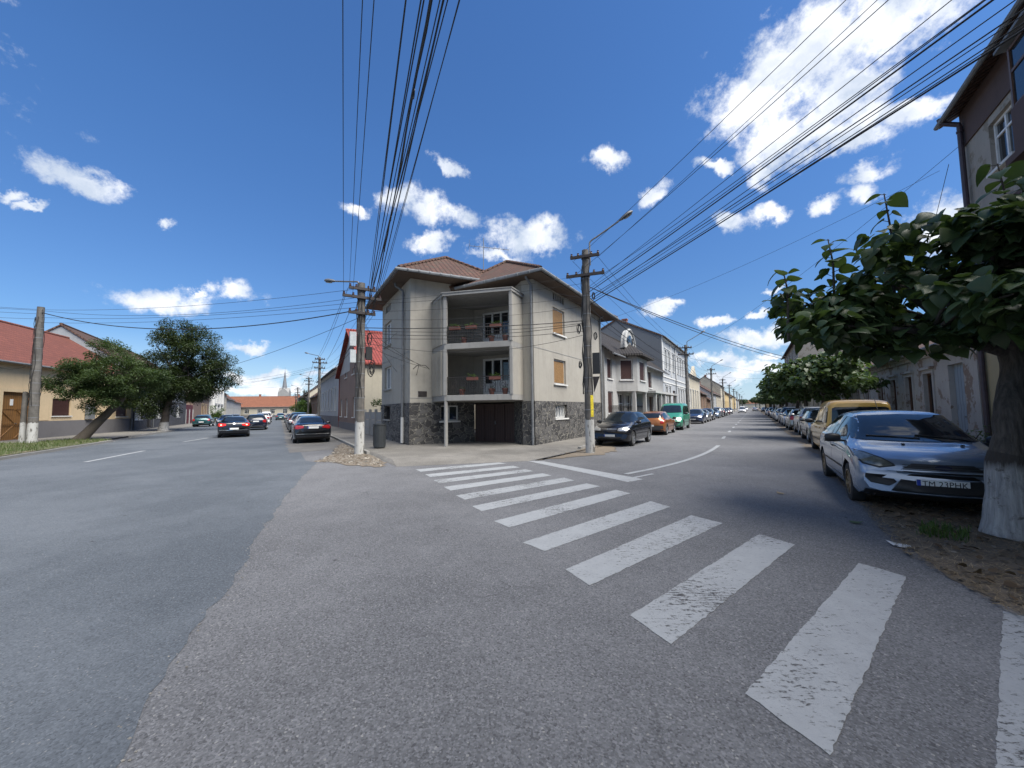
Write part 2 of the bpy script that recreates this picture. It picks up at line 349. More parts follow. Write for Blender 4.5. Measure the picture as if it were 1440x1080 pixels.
# x runs from the tail (-) to the nose (+); z is height.  top = centre line profile, sho = belt line
SPEC = {
 'hatch': dict(L=4.30, W=.905, fa=1.28, ra=-1.36, wr=.315,
   top=[(-2.15,.62),(-2.13,.86),(-2.03,1.02),(-1.9,1.16),(-1.62,1.36),(-1.2,1.44),(-.5,1.49),(.1,1.475),(.40,1.40),(.78,1.22),(1.13,1.02),(1.25,.99),(1.7,.92),(1.98,.83),(2.09,.76),(2.13,.70),(2.15,.64)],
   sho=[(-2.15,.60),(-2.05,.90),(-1.6,.99),(-.5,.97),(.6,.93),(1.2,.91),(1.7,.84),(2.0,.75),(2.15,.61)],
   wt=[(-2.15,.72),(-1.9,.64),(-1.3,.60),(0,.60),(.5,.62),(1.1,.74),(1.6,.76),(2.15,.66)],
   side=[[(-1.72,1.01),(-1.55,1.22),(-1.28,1.33),(-1.10,1.35),(-1.10,1.0)],[(-1.06,1.0),(-1.06,1.355),(-.6,1.385),(-.22,1.385),(-.22,.985)],[(-.14,.985),(-.14,1.385),(.10,1.365),(.36,1.285),(.62,1.13),(.80,.985)]],
   wind=(1.15,.33), rearw=(-2.0,-1.58), doors=[-1.08,-.18,.98]),
 'sedan': dict(L=4.72, W=.91, fa=1.42, ra=-1.30, wr=.32,
   top=[(-2.36,.62),(-2.34,.92),(-2.25,1.02),(-1.95,1.06),(-1.72,1.08),(-1.4,1.20),(-1.05,1.34),(-.6,1.41),(-.1,1.425),(.25,1.38),(.7,1.19),(1.05,1.02),(1.2,.97),(1.8,.90),(2.15,.81),(2.3,.73),(2.34,.68),(2.36,.62)],
   sho=[(-2.36,.60),(-2.28,.92),(-1.7,.985),(-.5,.96),(.6,.92),(1.2,.88),(1.8,.82),(2.15,.73),(2.36,.59)],
   wt=[(-2.36,.74),(-2.0,.76),(-1.6,.66),(-1.0,.57),(-.2,.57),(.4,.60),(1.1,.74),(1.8,.76),(2.36,.66)],
   side=[[(-1.50,1.0),(-1.32,1.15),(-1.1,1.22),(-1.1,.995)],[(-1.06,.99),(-1.06,1.25),(-.7,1.315),(-.32,1.33),(-.32,.975)],[(-.24,.975),(-.24,1.33),(.05,1.31),(.3,1.235),(.55,1.10),(.72,.965)]],
   wind=(1.08,.22), rearw=(-1.72,-.98), doors=[-1.08,-.28,.9]),
 'estate': dict(L=4.65, W=.90, fa=1.38, ra=-1.30, wr=.32,
   top=[(-2.32,.62),(-2.31,.90),(-2.26,1.05),(-2.12,1.22),(-1.95,1.38),(-1.7,1.46),(-1.0,1.50),(-.2,1.50),(.25,1.42),(.7,1.20),(1.05,1.03),(1.2,.98),(1.8,.91),(2.12,.82),(2.26,.74),(2.3,.68),(2.32,.62)],
   sho=[(-2.32,.60),(-2.24,.96),(-1.6,.98),(-.5,.96),(.6,.93),(1.2,.89),(1.8,.80),(2.12,.70),(2.32,.56)],
   wt=[(-2.32,.72),(-2.1,.66),(-1.6,.62),(0,.60),(.4,.62),(1.1,.74),(1.8,.76),(2.32,.66)],
   side=[[(-2.02,1.02),(-1.88,1.22),(-1.7,1.35),(-1.12,1.38),(-1.12,1.0)],[(-1.06,1.0),(-1.06,1.385),(-.3,1.40),(-.3,.985)],[(-.22,.985),(-.22,1.40),(.06,1.375),(.32,1.27),(.58,1.11),(.74,.98)]],
   wind=(1.08,.22), rearw=(-2.26,-1.84), doors=[-1.09,-.26,.92]),
 'suv': dict(L=4.35, W=.92, fa=1.30, ra=-1.30, wr=.35,
   top=[(-2.17,.70),(-2.16,1.0),(-2.1,1.15),(-1.95,1.34),(-1.75,1.52),(-1.4,1.60),(-.5,1.64),(.1,1.60),(.4,1.52),(.8,1.30),(1.08,1.14),(1.25,1.09),(1.75,1.02),(2.0,.93),(2.12,.82),(2.17,.70)],
   sho=[(-2.17,.66),(-2.08,1.06),(-1.6,1.12),(-.5,1.08),(.6,1.04),(1.2,1.0),(1.75,.92),(2.0,.83),(2.17,.66)],
   wt=[(-2.17,.74),(-1.9,.68),(-1.3,.64),(0,.63),(.5,.65),(1.1,.76),(1.6,.78),(2.17,.7)],
   side=[[(-1.80,1.15),(-1.64,1.36),(-1.35,1.47),(-1.15,1.48),(-1.15,1.13)],[(-1.09,1.12),(-1.09,1.485),(-.24,1.50),(-.24,1.10)],[(-.16,1.10),(-.16,1.50),(.12,1.485),(.38,1.38),(.62,1.22),(.78,1.09)]],
   wind=(1.1,.34), rearw=(-2.08,-1.68), doors=[-1.12,-.2,.98]),
 'van': dict(L=4.35, W=.87, fa=1.35, ra=-1.36, wr=.31,
   top=[(-2.17,.60),(-2.16,1.0),(-2.13,1.5),(-2.06,1.72),(-1.85,1.81),(-1.0,1.84),(-.1,1.80),(.3,1.69),(.7,1.46),(1.1,1.17),(1.25,1.09),(1.7,.98),(1.98,.86),(2.1,.74),(2.17,.60)],
   sho=[(-2.17,.58),(-2.15,.98),(-2.0,1.06),(-.5,1.06),(.6,1.03),(1.2,.99),(1.7,.88),(1.98,.76),(2.17,.58)],
   wt=[(-2.17,.74),(-2.0,.74),(0,.70),(.5,.70),(1.1,.76),(1.6,.76),(2.17,.66)],
   side=[[(-1.95,1.12),(-1.92,1.58),(-1.2,1.62),(-1.2,1.10)],[(-1.1,1.10),(-1.1,1.62),(-.25,1.62),(-.25,1.09)],[(-.15,1.09),(-.15,1.61),(.15,1.56),(.45,1.40),(.72,1.22),(.88,1.07)]],
   wind=(1.12,.36), rearw=(-2.17,-2.10), doors=[-1.15,-.2,1.0]),
}
def car_body(S):
    top, sho, wt = pchip(*zip(*S['top'])), pchip(*zip(*S['sho'])), pchip(*zip(*S['wt']))
    h = S['L']/2; W = S['W']; zb0 = S.get('zb', .19)
    xs = sorted(set([-h, -h+.02, -h+.06, -h+.12, h, h-.02, h-.06, h-.12]+[round(-h+.2+i*(2*h-.4)/44, 4) for i in range(45)]))
    ring = []
    for x in xs:
        e = min(1, (h-abs(x))/.5); w_ = W*(.90+.10*math.sqrt(1-(1-e)**2))
        zt = top(x); zs = min(sho(x), zt-.02); zb = zb0+.14*(1-min(1, (h-abs(x))/.45))**2
        tw = min(wt(x)*w_/W*(W/.9), w_*.93); hh = zt-zs; ee = min(.10, .4*hh); wh = w_*.945
        pts = [(0, zb), (w_*.78, zb), (w_*.93, zb+.03), (w_*.985, zb+.12), (w_*1.0, zb+.45*(zs-zb)), (w_*.995, zb+.70*(zs-zb)), (w_*.975, zs-.05), (wh, zs),
               (wh*.72+tw*.28, zs+.25*(hh-ee)), (wh*.42+tw*.58, zs+.60*(hh-ee)), (tw*1.01, zt-ee*1.1), (tw*.93, zt-ee*.45), (tw*.72, zt-ee*.12), (tw*.38, zt-ee*.0+.0), (0, zt+.004)]
        bow = .0
        k = max(0, (abs(x)-h*.45)/(h*.55)); bow = .20*k**1.5*(1 if x > 0 else .62)
        full = [(x-math.copysign(bow*(y/W)**2, x), y, z) for y, z in pts]
        full += [(a, -y, z) for a, y, z in reversed(full[1:-1])]
        ring.append(full)
    n = len(ring[0]); bm = bmesh.new(); V = [[bm.verts.new(p) for p in r] for r in ring]
    for i in range(len(ring)-1):
        for j in range(n): bm.faces.new((V[i][j], V[i+1][j], V[i+1][(j+1) % n], V[i][(j+1) % n]))
    bm.faces.new(V[0]); bm.faces.new(list(reversed(V[-1])))
    bmesh.ops.recalc_face_normals(bm, faces=bm.faces)
    return bm
def obj_from_bm(bm, name, mats, parent=None, smooth=True, ang=38):
    me = bpy.data.meshes.new(name); bm.to_mesh(me)
    for m in (mats if isinstance(mats, (list, tuple)) else [mats]): me.materials.append(m)
    if smooth:
        me.polygons.foreach_set('use_smooth', [True]*len(me.polygons)); me.set_sharp_from_angle(angle=R(ang))
    autouv(me); o = bpy.data.objects.new(name, me); link(o, parent); return o
def patch(bvh, poly, axis, sign, off, step=.06, thick=.0):
    """a polygon drawn in side ('y') or end ('x') view laid onto the body as a thin shell"""
    bm = bmesh.new()
    f = bm.faces.new([bm.verts.new((a, b, 0)) for a, b in poly])
    a0, a1 = min(p[0] for p in poly), max(p[0] for p in poly); b0, b1 = min(p[1] for p in poly), max(p[1] for p in poly)
    for lo, hi, ax in ((a0, a1, 0), (b0, b1, 1)):
        k = int((hi-lo)/step)
        for i in range(1, k+1):
            c = [0, 0, 0]; c[ax] = lo+(hi-lo)*i/(k+1); nn = [0, 0, 0]; nn[ax] = 1
            bmesh.ops.bisect_plane(bm, geom=bm.verts[:]+bm.edges[:]+bm.faces[:], plane_co=c, plane_no=nn)
    for v in bm.verts:
        a, b = v.co.x, v.co.y
        if axis == 'y': o, d = Vector((a, 3*sign, b)), Vector((0, -sign, 0))
        else: o, d = Vector((5*sign, a, b)), Vector((-sign, 0, 0))
        hit, nrm, _, _ = bvh.ray_cast(o, d)
        if hit is None:
            hit, nrm, _, _ = bvh.find_nearest(o-Vector((0, 0, 0)) if False else Vector((a, S_W*sign*.8, b)) if axis == 'y' else Vector((2.0*sign, a, b)))
        v.co = hit+nrm*off
    bmesh.ops.recalc_face_normals(bm, faces=bm.faces)
    cen = sum((v.co for v in bm.verts), Vector())/len(bm.verts)
    nn = sum((f.normal for f in bm.faces), Vector())
    want = Vector((0, sign, 0)) if axis == 'y' else Vector((sign, 0, 0))
    if nn.dot(want) < 0: bmesh.ops.reverse_faces(bm, faces=bm.faces)
    return bm
S_W = .9
_bodies = {}
def strip(pts, w_):
    """thin ribbon polygon along a line of points"""
    P = [Vector(p) for p in pts]; L = []; Rr = []
    for i, p in enumerate(P):
        t = (P[min(i+1, len(P)-1)]-P[max(i-1, 0)]).normalized(); nn = Vector((-t.y, t.x))
        L.append(tuple(p+nn*w_/2)); Rr.append(tuple(p-nn*w_/2))
    return L+Rr[::-1]
def carpaint(name, c, metal=.35, rough=.32):
    m, t, b = newmat(name); v = coord(t)
    a = mixc(t, remap(t, noise(t, v, 1.2, 2), .35, .7), c, sc(c, .93))
    t.links.new(a, b.inputs['Base Color']); b.inputs['Metallic'].default_value = metal
    b.inputs['Roughness'].default_value = rough
    b.inputs['Coat Weight'].default_value = .8; b.inputs['Coat Roughness'].default_value = .06
    return m
def make_wheel(parent, x, y, r, rimmat, spokes=7, detail=True):
    s = 1 if y > 0 else -1; wdt = .19
    M = Matrix.Translation((x, y-s*wdt/2, r)) @ Matrix.Rotation(-s*PI/2, 4, 'X')
    b = MB(); b.lathe([(.60*r, -.09), (.86*r, -.095), (.96*r, -.085), (r, -.05), (r, .05), (.96*r, .085), (.86*r, .095), (.66*r, .09), (.64*r, .05), (.64*r, -.05)], 28, M)
    t = b.build('wheel', m_rubber, parent, True)
    b = MB(); b.lathe([(.66*r, .088), (.62*r, .092), (.60*r, .07), (.58*r, .01), (.05*r, .0), (0.001, 0)], 28, M, 1)
    b.lathe([(.66*r, .0905), (.60*r, .0925), (.585*r, .06)], 28, M, 0)
    b.lathe([(.14*r, .0), (.14*r, .068), (.10*r, .075), (.001, .076)], 14, M, 0)
    for k in range(spokes):
        a = 2*PI*k/spokes; ca, sa = math.cos(a), math.sin(a)
        def T(u, d, z): p = M @ Vector((u*ca-d*sa, u*sa+d*ca, z)); return tuple(p)
        P = [T(.11*r, -.055*r*1.3, .03), T(.11*r, .055*r*1.3, .03), T(.62*r, .09*r, .045), T(.62*r, -.09*r, .045), T(.11*r, -.05*r*1.3, .07), T(.11*r, .05*r*1.3, .07), T(.62*r, .075*r, .083), T(.62*r, -.075*r, .083)]
        b.add(P, [(3, 2, 1, 0), (4, 5, 6, 7), (0, 1, 5, 4), (1, 2, 6, 5), (2, 3, 7, 6), (3, 0, 4, 7)], 0)
    b.build('rim', [rimmat, m_black], t, True)
def car(kind, paint, label, cat, x, y, heading, group=None, rim=None, spokes=7, rear='plain', front='plain', lamp=None, z=0, simple_=False, brake=False, text=None, name='parked_car', scale=1.0, bumper=None, plate=True, tail=m_redlamp):
    S = SPEC[kind]; global S_W; S_W = S['W']; h = S['L']/2; W = S['W']; rim = rim or m_alu
    top, sho = pchip(*zip(*S['top'])), pchip(*zip(*S['sho']))
    root = thing(name, label, cat, (x, y, z), heading, group); root.scale = (scale,)*3
    if kind not in _bodies:
        bm = car_body(S); bo = obj_from_bm(bm, 'body', m_black, None); bvh = BVHTree.FromBMesh(bm)
        cutters = []
        cb = MB()
        for ax in (S['fa'], S['ra']):
            for s in (1, -1):
                Mx = Matrix.Translation((ax, s*(W-.11), S['wr']+.012)) @ Matrix.Rotation(PI/2, 4, 'X')
                r = S['wr']*1.14; n = 40; k = len(cb.v)
                P = [tuple(Mx @ Vector((r*math.cos(2*PI*j/n), r*math.sin(2*PI*j/n), zz))) for zz in (-.25, .14) for j in range(n)] if s < 0 else [tuple(Mx @ Vector((r*math.cos(2*PI*j/n), r*math.sin(2*PI*j/n), zz))) for zz in (-.25, .14) for j in range(n)]
                cb.add(P, [tuple(reversed(range(n))), tuple(range(n, 2*n))]+[(j, (j+1) % n, n+(j+1) % n, n+j) for j in range(n)])
        co = cb.build('cutter', m_black)
        md = bo.modifiers.new('b', 'BOOLEAN'); md.operation = 'DIFFERENCE'; md.object = co; md.solver = 'EXACT'
        bpy.context.view_layer.update(); dg = bpy.context.evaluated_depsgraph_get()
        me = bpy.data.meshes.new_from_object(bo.evaluated_get(dg))
        # arch insides and the underside are black
        me.materials.clear(); me.materials.append(m_black); me.materials.append(m_black)
        for p in me.polygons:
            c = p.center; inside = any(abs((Vector((c.x-ax, c.z-S['wr']-.012))).length-S['wr']*1.14) < .012 or ((Vector((c.x-ax, c.z-S['wr']-.012))).length < S['wr']*1.1 and abs(c.y) < W-.15) for ax in (S['fa'], S['ra']))
            p.material_index = 1 if (inside or (c.z < .24 and abs(p.normal.z) > .8)) else 0
        me.polygons.foreach_set('use_smooth', [True]*len(me.polygons)); me.set_sharp_from_angle(angle=R(32))
        bpy.data.objects.remove(bo); bpy.data.objects.remove(co)
        _bodies[kind] = (me, bvh)
    me0, bvh = _bodies[kind]
    me = me0.copy(); me.materials[0] = paint; me.name = 'body'
    body = bpy.data.objects.new('body', me); link(body, root)
    def P(nm, poly, ax, s, mat, off=.004, step=.07, par=None): return obj_from_bm(patch(bvh, poly, ax, s, off, step), nm, mat, par or root)
    # side glass, seams, handles
    for s in (1, -1):
        for i, q in enumerate(S['side']):
            g = P('side_window', q, 'y', s, m_glass, .008, .04)
        if not simple_:
            for dx in S['doors']:
                P('door_seam', strip([(dx, .36), (dx+.01, .7), (dx, sho(dx)-.02)], .010), 'y', s, m_black, .0015, .2, body)
            P('door_seam', strip([(S['doors'][0], .35), (S['doors'][2], .35)], .010), 'y', s, m_black, .0015, .25, body)
            for dx in (S['doors'][0]+.16, S['doors'][1]+.16):
                zz = sho(dx)-.13; b = MB(); T = lambda u, d, z_: (dx+u, s*(W-.005+d), zz+z_)
                b.bx(T, 0, .16, -.02, .025, -.012, .014); b.build('door_handle', m_black if text else paint, root, bevel=.006)
            if kind != 'sedan' or True:
                P('side_moulding', strip([(S['ra']+.45, .52), (S['fa']-.42, .52)], .035), 'y', s, m_black, .006, .3)
        b = MB(); mx = S['side'][2][-1][0]-.03; mz = sho(mx)+.09; ctr = Vector((mx, s*(W+.09), mz))
        b.lathe([(0.001, -.10), (.05, -.098), (.072, -.07), (.08, 0), (.07, .07), (.045, .095), (.001, .1)], 12, Matrix.Translation(ctr) @ Matrix.Rotation(PI/2, 4, 'X') @ Matrix.Diagonal((.9, 1.0, 1.15, 1)))
        b.box((mx+.02, s*(W-.01), mz-.05), (.06, .16, .035)); b.build('wing_mirror', m_black if (text or bumper) else paint, root, True)
    if text is None or True:
        x0, x1 = S['wind']; z0, z1 = top(x0)-.01, top(x1)-.012
        yb, yt = W*.835, W*.665
        poly = [(-yb, z0+.015), (-yb*.5, z0-.0), (0, z0-.005), (yb*.5, z0), (yb, z0+.015), (yt+.01, z1-.05), (yt-.06, z1-.01), (0, z1+.012), (-yt+.06, z1-.01), (-yt-.01, z1-.05)]
        g = P('windscreen', poly, 'x', 1, m_glass, .009, .05)
        if not simple_:
            for q0, q1 in ((.1, -.62), (-.28, .62)):
                pass
    # rear glass
    x0, x1 = S['rearw']; z0, z1 = top(x0)+.01, top(x1)-.015
    if kind == 'van': z0, z1 = 1.12, 1.60
    yb, yt = W*.79, W*.64
    if kind == 'van': yb, yt = W*.78, W*.72
    P('rear_window', [(-yb, z0+.02), (0, z0), (yb, z0+.02), (yt+.02, z1-.04), (yt-.05, z1), (0, z1+.005), (-yt+.05, z1), (-yt-.02, z1-.04)], 'x', -1, m_glass, .009, .06)
    # lamps
    lm = lamp or m_headlamp; zf = top(h-.18)
    for s in (1, -1):
        if front == 'focus':
            P('headlight', [(s*.47, .70), (s*.48, .73), (s*.58, .80), (s*.74, .865), (s*.86, .885), (s*.872, .80), (s*.81, .70), (s*.64, .66)], 'x', 1, m_black, .004, .05)
            P('headlight', [(s*.50, .705), (s*.51, .73), (s*.60, .79), (s*.75, .85), (s*.845, .865), (s*.855, .80), (s*.79, .715), (s*.64, .68)], 'x', 1, lm, .009, .05)
            P('fog_lamp_grille', [(s*.46, .47), (s*.52, .56), (s*.79, .57), (s*.80, .51), (s*.74, .44), (s*.54, .41)], 'x', 1, m_black, .006, .06)
        else:
            P('headlight', [(s*.40, zf-.16), (s*.42, zf-.07), (s*.62, zf-.01), (s*.80, zf+.03), (s*.86, zf+.02), (s*.86, zf-.10), (s*.74, zf-.17)], 'x', 1, lm, .007, .06)
        ht = 1.0
        if kind == 'van': q = [(s*.70, .62), (s*.70, 1.02), (s*.84, 1.02), (s*.86, .62)]
        elif kind in ('sedan',): q = [(s*.44, .82), (s*.44, .93), (s*.84, .965), (s*.87, .90), (s*.87, .78), (s*.70, .765)]
        elif kind == 'estate': q = [(s*.56, .78), (s*.56, .96), (s*.82, 1.0), (s*.87, .96), (s*.87, .74), (s*.70, .74)]
        elif kind == 'suv': q = [(s*.52, .90), (s*.50, 1.02), (s*.84, 1.06), (s*.88, .98), (s*.88, .84), (s*.70, .85)]
        else: q = [(s*.62, .72), (s*.62, .96), (s*.80, 1.0), (s*.87, .97), (s*.87, .74)]
        tl = P('tail_light', q, 'x', -1, m_brake if brake else tail, .007, .06)
        if brake:
            cx = s*.70; cz = .86
            P('lamp_glow', [(cx+.055*math.cos(a*PI/5), cz+.045*math.sin(a*PI/5)) for a in range(10)], 'x', -1, m_brakehot, .011, .2, tl)
    # grilles, bumpers, plate
    if front == 'focus':
        P('grille', [(-.42, .66), (-.30, .745), (.30, .745), (.42, .66), (.46, .615), (-.46, .615)], 'x', 1, m_black, .006, .07)
        P('lower_grille', [(-.56, .30), (-.38, .55), (-.30, .595), (.30, .595), (.38, .55), (.56, .30)], 'x', 1, m_black, .006, .07)
        P('bumper_lip', [(-.80, .22), (-.80, .34), (-.5, .31), (.5, .31), (.80, .34), (.80, .22)], 'x', 1, m_black, .007, .08)
        P('badge', [(.085*math.cos(a*PI/8), .70+.032*math.sin(a*PI/8)) for a in range(16)], 'x', 1, m_badge, .012, .2)
        for q in (.635, .665, .695, .722): P('grille_bar', strip([(-.40, q), (.40, q)], .009), 'x', 1, m_darkgrey, .012, .2)
        for yy in (.42, -.22):                # washer jets and wiper arms at the cowl
            b = MB(); b.box((1.42, yy, top(1.42)+.012), (.05, .035, .02)); b.build('washer_jet', m_black, root, bevel=.004)
        for ya, yb_ in ((.62, .02), (.05, -.58)):
            b = MB(); q = [Vector((1.13-.0, ya, 0)), Vector((1.06, (ya+yb_)/2, 0)), Vector((1.02, yb_, 0))]
            for v in q:
                hit = bvh.ray_cast(Vector((v.x+.0, v.y, 3)), Vector((0, 0, -1)))[0]; v.z = hit.z+.022
            b.tube(q, .009, 6); b.build('wiper', m_black, root)
        b = MB(); b.tube([(-.9, 0, top(-.9)), (-.98, 0, top(-.9)+.03), (-1.2, 0, top(-.9)+.28)], .006, 6); b.build('aerial', m_black, root)
    else:
        P('grille', [(-.36, zf-.14), (-.38, zf-.06), (.38, zf-.06), (.36, zf-.14)], 'x', 1, m_black, .006, .09)
        P('grille_bar', strip([(-.37, zf-.095), (.37, zf-.095)], .018), 'x', 1, m_chrome, .011, .2)
        P('lower_grille', [(-.62, .30), (-.55, .42), (.55, .42), (.62, .30)], 'x', 1, m_black, .006, .09)
    if bumper or rear == 'plain':
        P('rear_valance', [(-.80, .26), (-.84, .40), (.84, .40), (.80, .26)], 'x', -1, m_black, .006, .1)
    if bumper:
        P('rear_bumper', [(-.86, .30), (-.88, .60), (.88, .60), (.86, .30)], 'x', -1, m_darkgrey, .010, .1)
        P('front_bumper', [(-.86, .30), (-.88, .55), (.88, .55), (.86, .30)], 'x', 1, m_darkgrey, .008, .1)
        for s in (1, -1):
            for ax in (S['fa'], S['ra']):
                r0 = S['wr']*1.14; a_ = [PI*(.02+.96*k/10) for k in range(11)]
                q = [(ax+math.cos(a)*r0, S['wr']+math.sin(a)*r0) for a in a_]+[(ax+math.cos(a)*(r0+.06), S['wr']+math.sin(a)*(r0+.06)) for a in reversed(a_)]
                P('arch_trim', q, 'y', s, m_darkgrey, .006, .3)
    if rear == 'chrome':
        P('rear_trim', strip([(-.80, .50), (.80, .50)], .028), 'x', -1, m_chrome, .012, .15)
        P('rear_valance', [(-.78, .24), (-.80, .32), (.80, .32), (.78, .24)], 'x', -1, m_black, .006, .1)
        P('boot_seam', strip([(-.78, .70), (-.40, .69), (.40, .69), (.78, .70)], .01), 'x', -1, m_black, .003, .15)
    if rear in ('chrome',) and text is None and label.startswith('shiny'):
        P('badge', [(.055*math.cos(a*PI/8), .93+.05*math.sin(a*PI/8)) for a in range(16)], 'x', -1, m_chrome, .014, .2)
    def plateobj(sign, zc, w_=.52, hh=.112):
        hit = bvh.ray_cast(Vector((5*sign, 0, zc)), Vector((-sign, 0, 0)))[0]; xx = hit.x+sign*.022
        b = MB(); b.box((xx, 0, zc), (.012, w_, hh)); p = b.build('number_plate', m_plate, root)
        b = MB(); b.box((xx+sign*.007, -sign*(w_/2-.022), zc), (.003, .04, hh*.94)); b.build('plate_band', m_plateblue, p)
        if text and sign > 0:
            cu = bpy.data.curves.new('plate_text', 'FONT'); cu.body = text; cu.size = .108; cu.extrude = .0012; cu.align_x = 'CENTER'; cu.align_y = 'CENTER'; cu.space_character = 1.04
            to = bpy.data.objects.new('tmp', cu); col.objects.link(to); bpy.context.view_layer.update()
            me = bpy.data.meshes.new_from_object(to.evaluated_get(bpy.context.evaluated_depsgraph_get())); bpy.data.objects.remove(to)
            wd = max(v.co.x for v in me.vertices)-min(v.co.x for v in me.vertices); k = .445/wd
            me.transform(Matrix.Diagonal((k, 1, 1, 1))); me.materials.clear(); me.materials.append(m_ink)
            o = bpy.data.objects.new('plate_text', me); o.location = (xx+.0085, .02, zc-.002); o.rotation_euler = (PI/2, 0, PI/2); link(o, p)
    if plate:
        plateobj(1, .47 if front == 'focus' else .46)
        plateobj(-1, {'sedan': .60, 'estate': .84, 'suv': .62, 'van': .56, 'hatch': .60}[kind] if rear != 'chrome' or label.startswith('shiny') else .84)
    for ax in (S['fa'], S['ra']):
        for s in (1, -1): make_wheel(root, ax, s*(W-.01), S['wr'], rim, spokes)
    if kind in ('estate', 'suv'):
        for s in (1, -1):
            b = MB(); b.tube([(-1.6, s*.60, top(-1.6)-.03), (-1.4, s*.60, top(-1.4)+.025), (0, s*.60, top(0)+.02), (.15, s*.6, top(.15)-.04)], .014, 6); b.build('roof_rail', m_zinc, root, True)
    return root
m_brake, _t, _b = newmat('lit brake lamp'); _b.inputs['Base Color'].default_value = (.4, .01, .01, 1); _b.inputs['Emission Color'].default_value = (1, .03, .02, 1); _b.inputs['Emission Strength'].default_value = .55; _b.inputs['Roughness'].default_value = .2
m_brakehot, _t, _b = newmat('hot brake bulb'); _b.inputs['Base Color'].default_value = (.8, .1, .1, 1); _b.inputs['Emission Color'].default_value = (1, .25, .18, 1); _b.inputs['Emission Strength'].default_value = 2.6
m_darkgrey = simple('dark grey plastic', (.045, .046, .05), .6)
m_badge = simple('dark badge', (.03, .035, .07), .25, .5)

# ------------------------------------------------------------------ vegetation
def leaf_arrays(pts, size, template, tf, droop=.0, up=None, jitter=.35, heads=None):
    """one small leaf mesh at each point; template verts (k,3) with x = length, y = width, z = up"""
    n = len(pts); k = len(template)
    yaw = rng.uniform(0, 2*PI, n) if heads is None else heads
    pit = droop+rng.normal(0, jitter, n); rol = rng.normal(0, jitter*1.1, n)
    s = size*rng.uniform(.65, 1.25, n)
    t = template[None]*s[:, None, None]
    cr, sr = np.cos(rol)[:, None], np.sin(rol)[:, None]
    y = t[:, :, 1]*cr-t[:, :, 2]*sr; z = t[:, :, 1]*sr+t[:, :, 2]*cr; x = t[:, :, 0]
    cp, sp = np.cos(pit)[:, None], np.sin(pit)[:, None]
    x, z = x*cp+z*sp, -x*sp+z*cp
    cy, sy = np.cos(yaw)[:, None], np.sin(yaw)[:, None]
    x, y = x*cy-y*sy, x*sy+y*cy
    V = np.stack([x, y, z], 2)+pts[:, None, :]
    F = (np.asarray(tf)[None]+(np.arange(n)*k)[:, None, None]).reshape(-1, len(tf[0]))
    return V.reshape(-1, 3), F
def np_mesh(name, V, F, mat, parent, smooth=False):
    me = bpy.data.meshes.new(name); nf, k = F.shape
    me.vertices.add(len(V)); me.vertices.foreach_set('co', V.astype(np.float32).ravel())
    me.loops.add(nf*k); me.loops.foreach_set('vertex_index', F.astype(np.int32).ravel())
    me.polygons.add(nf); me.polygons.foreach_set('loop_start', np.arange(0, nf*k, k, dtype=np.int32))
    try: me.polygons.foreach_set('loop_total', np.full(nf, k, dtype=np.int32))
    except Exception: pass
    if smooth: me.polygons.foreach_set('use_smooth', [True]*nf)
    me.materials.append(mat); me.update(calc_edges=True); me.validate()
    o = bpy.data.objects.new(name, me); link(o, parent); return o
# simple pointed leaf: two quads folded on the midrib
T_SM = np.array([(0, 0, 0), (.45, .22, .05), (1, 0, -.06), (.45, -.22, .05)]); F_SM = [(0, 3, 2, 1)]
# big heart-shaped catalpa leaf, cupped and drooping at its tip, 16 quads over a 3 x 2 grid each side
def heart():
    rows = [(-.10, .00, .0), (.00, .30, .02), (.14, .44, .03), (.34, .46, .02), (.56, .36, -.02), (.78, .20, -.09), (1.0, .0, -.22)]
    V = []; Fc = []
    for x, wd, z in rows:
        xr = x
        V += [(xr-(.10 if 0 < x < .1 else 0), wd, z+.10*wd-.03), (xr, wd*.5, z+.10*wd), (xr if x > -.05 else .03, 0, z-.02), (xr, -wd*.5, z+.10*wd), (xr-(.10 if 0 < x < .1 else 0), -wd, z+.10*wd-.03)]
    for i in range(len(rows)-1):
        for j in range(4): Fc.append((i*5+j, (i+1)*5+j, (i+1)*5+j+1, i*5+j+1))
    return np.array(V), Fc
T_HT, F_HT = heart()
# compact heart leaf for trees further off: 4 quads
T_H2 = np.array([(0, 0, 0), (.02, .30, .05), (.38, .44, .06), (.75, .22, -.04), (1.0, 0, -.2), (.75, -.22, -.04), (.38, -.44, .06), (.02, -.30, .05), (.42, 0, -.01)])
F_H2 = [(0, 8, 2, 1), (8, 4, 3, 2), (8, 6, 5, 4), (0, 7, 6, 8)]
m_bark = wallmat('bark', (.085, .07, .055), .5, 1.0, 14, .8)
m_barkdark, _t, _b = newmat('dark bark'); _v = coord(_t); _rid = noise(_t, coord(_t, scale=(22, 22, 1.6)), 1, 6, .65)
_a = mixc(_t, remap(_t, _rid, .35, .65), (.035, .03, .026), (.11, .095, .08)); _t.links.new(_a, _b.inputs['Base Color']); _b.inputs['Roughness'].default_value = .9; bumpn(_t, _b, _rid, 1.0, .04)
m_limewash, _t, _b = newmat('limewash on bark'); _v = coord(_t); _sx = N(_t, 'ShaderNodeSeparateXYZ'); _t.links.new(_v, _sx.inputs[0])
_rid = noise(_t, coord(_t, scale=(22, 22, 1.6)), 1, 6, .65); _nb = noise(_t, _v, 7, 7, .7)
_a = mixc(_t, remap(_t, _rid, .35, .65), (.20, .20, .20), (.40, .40, .39)); _a = mixc(_t, remap(_t, _nb, .56, .66), _a, (.10, .09, .08))
_e = mth(_t, 'ADD', _sx.outputs[2], mth(_t, 'MULTIPLY', _rid, .35)); _a = mixc(_t, remap(_t, _e, 1.0, 1.1), _a, (.05, .042, .036))
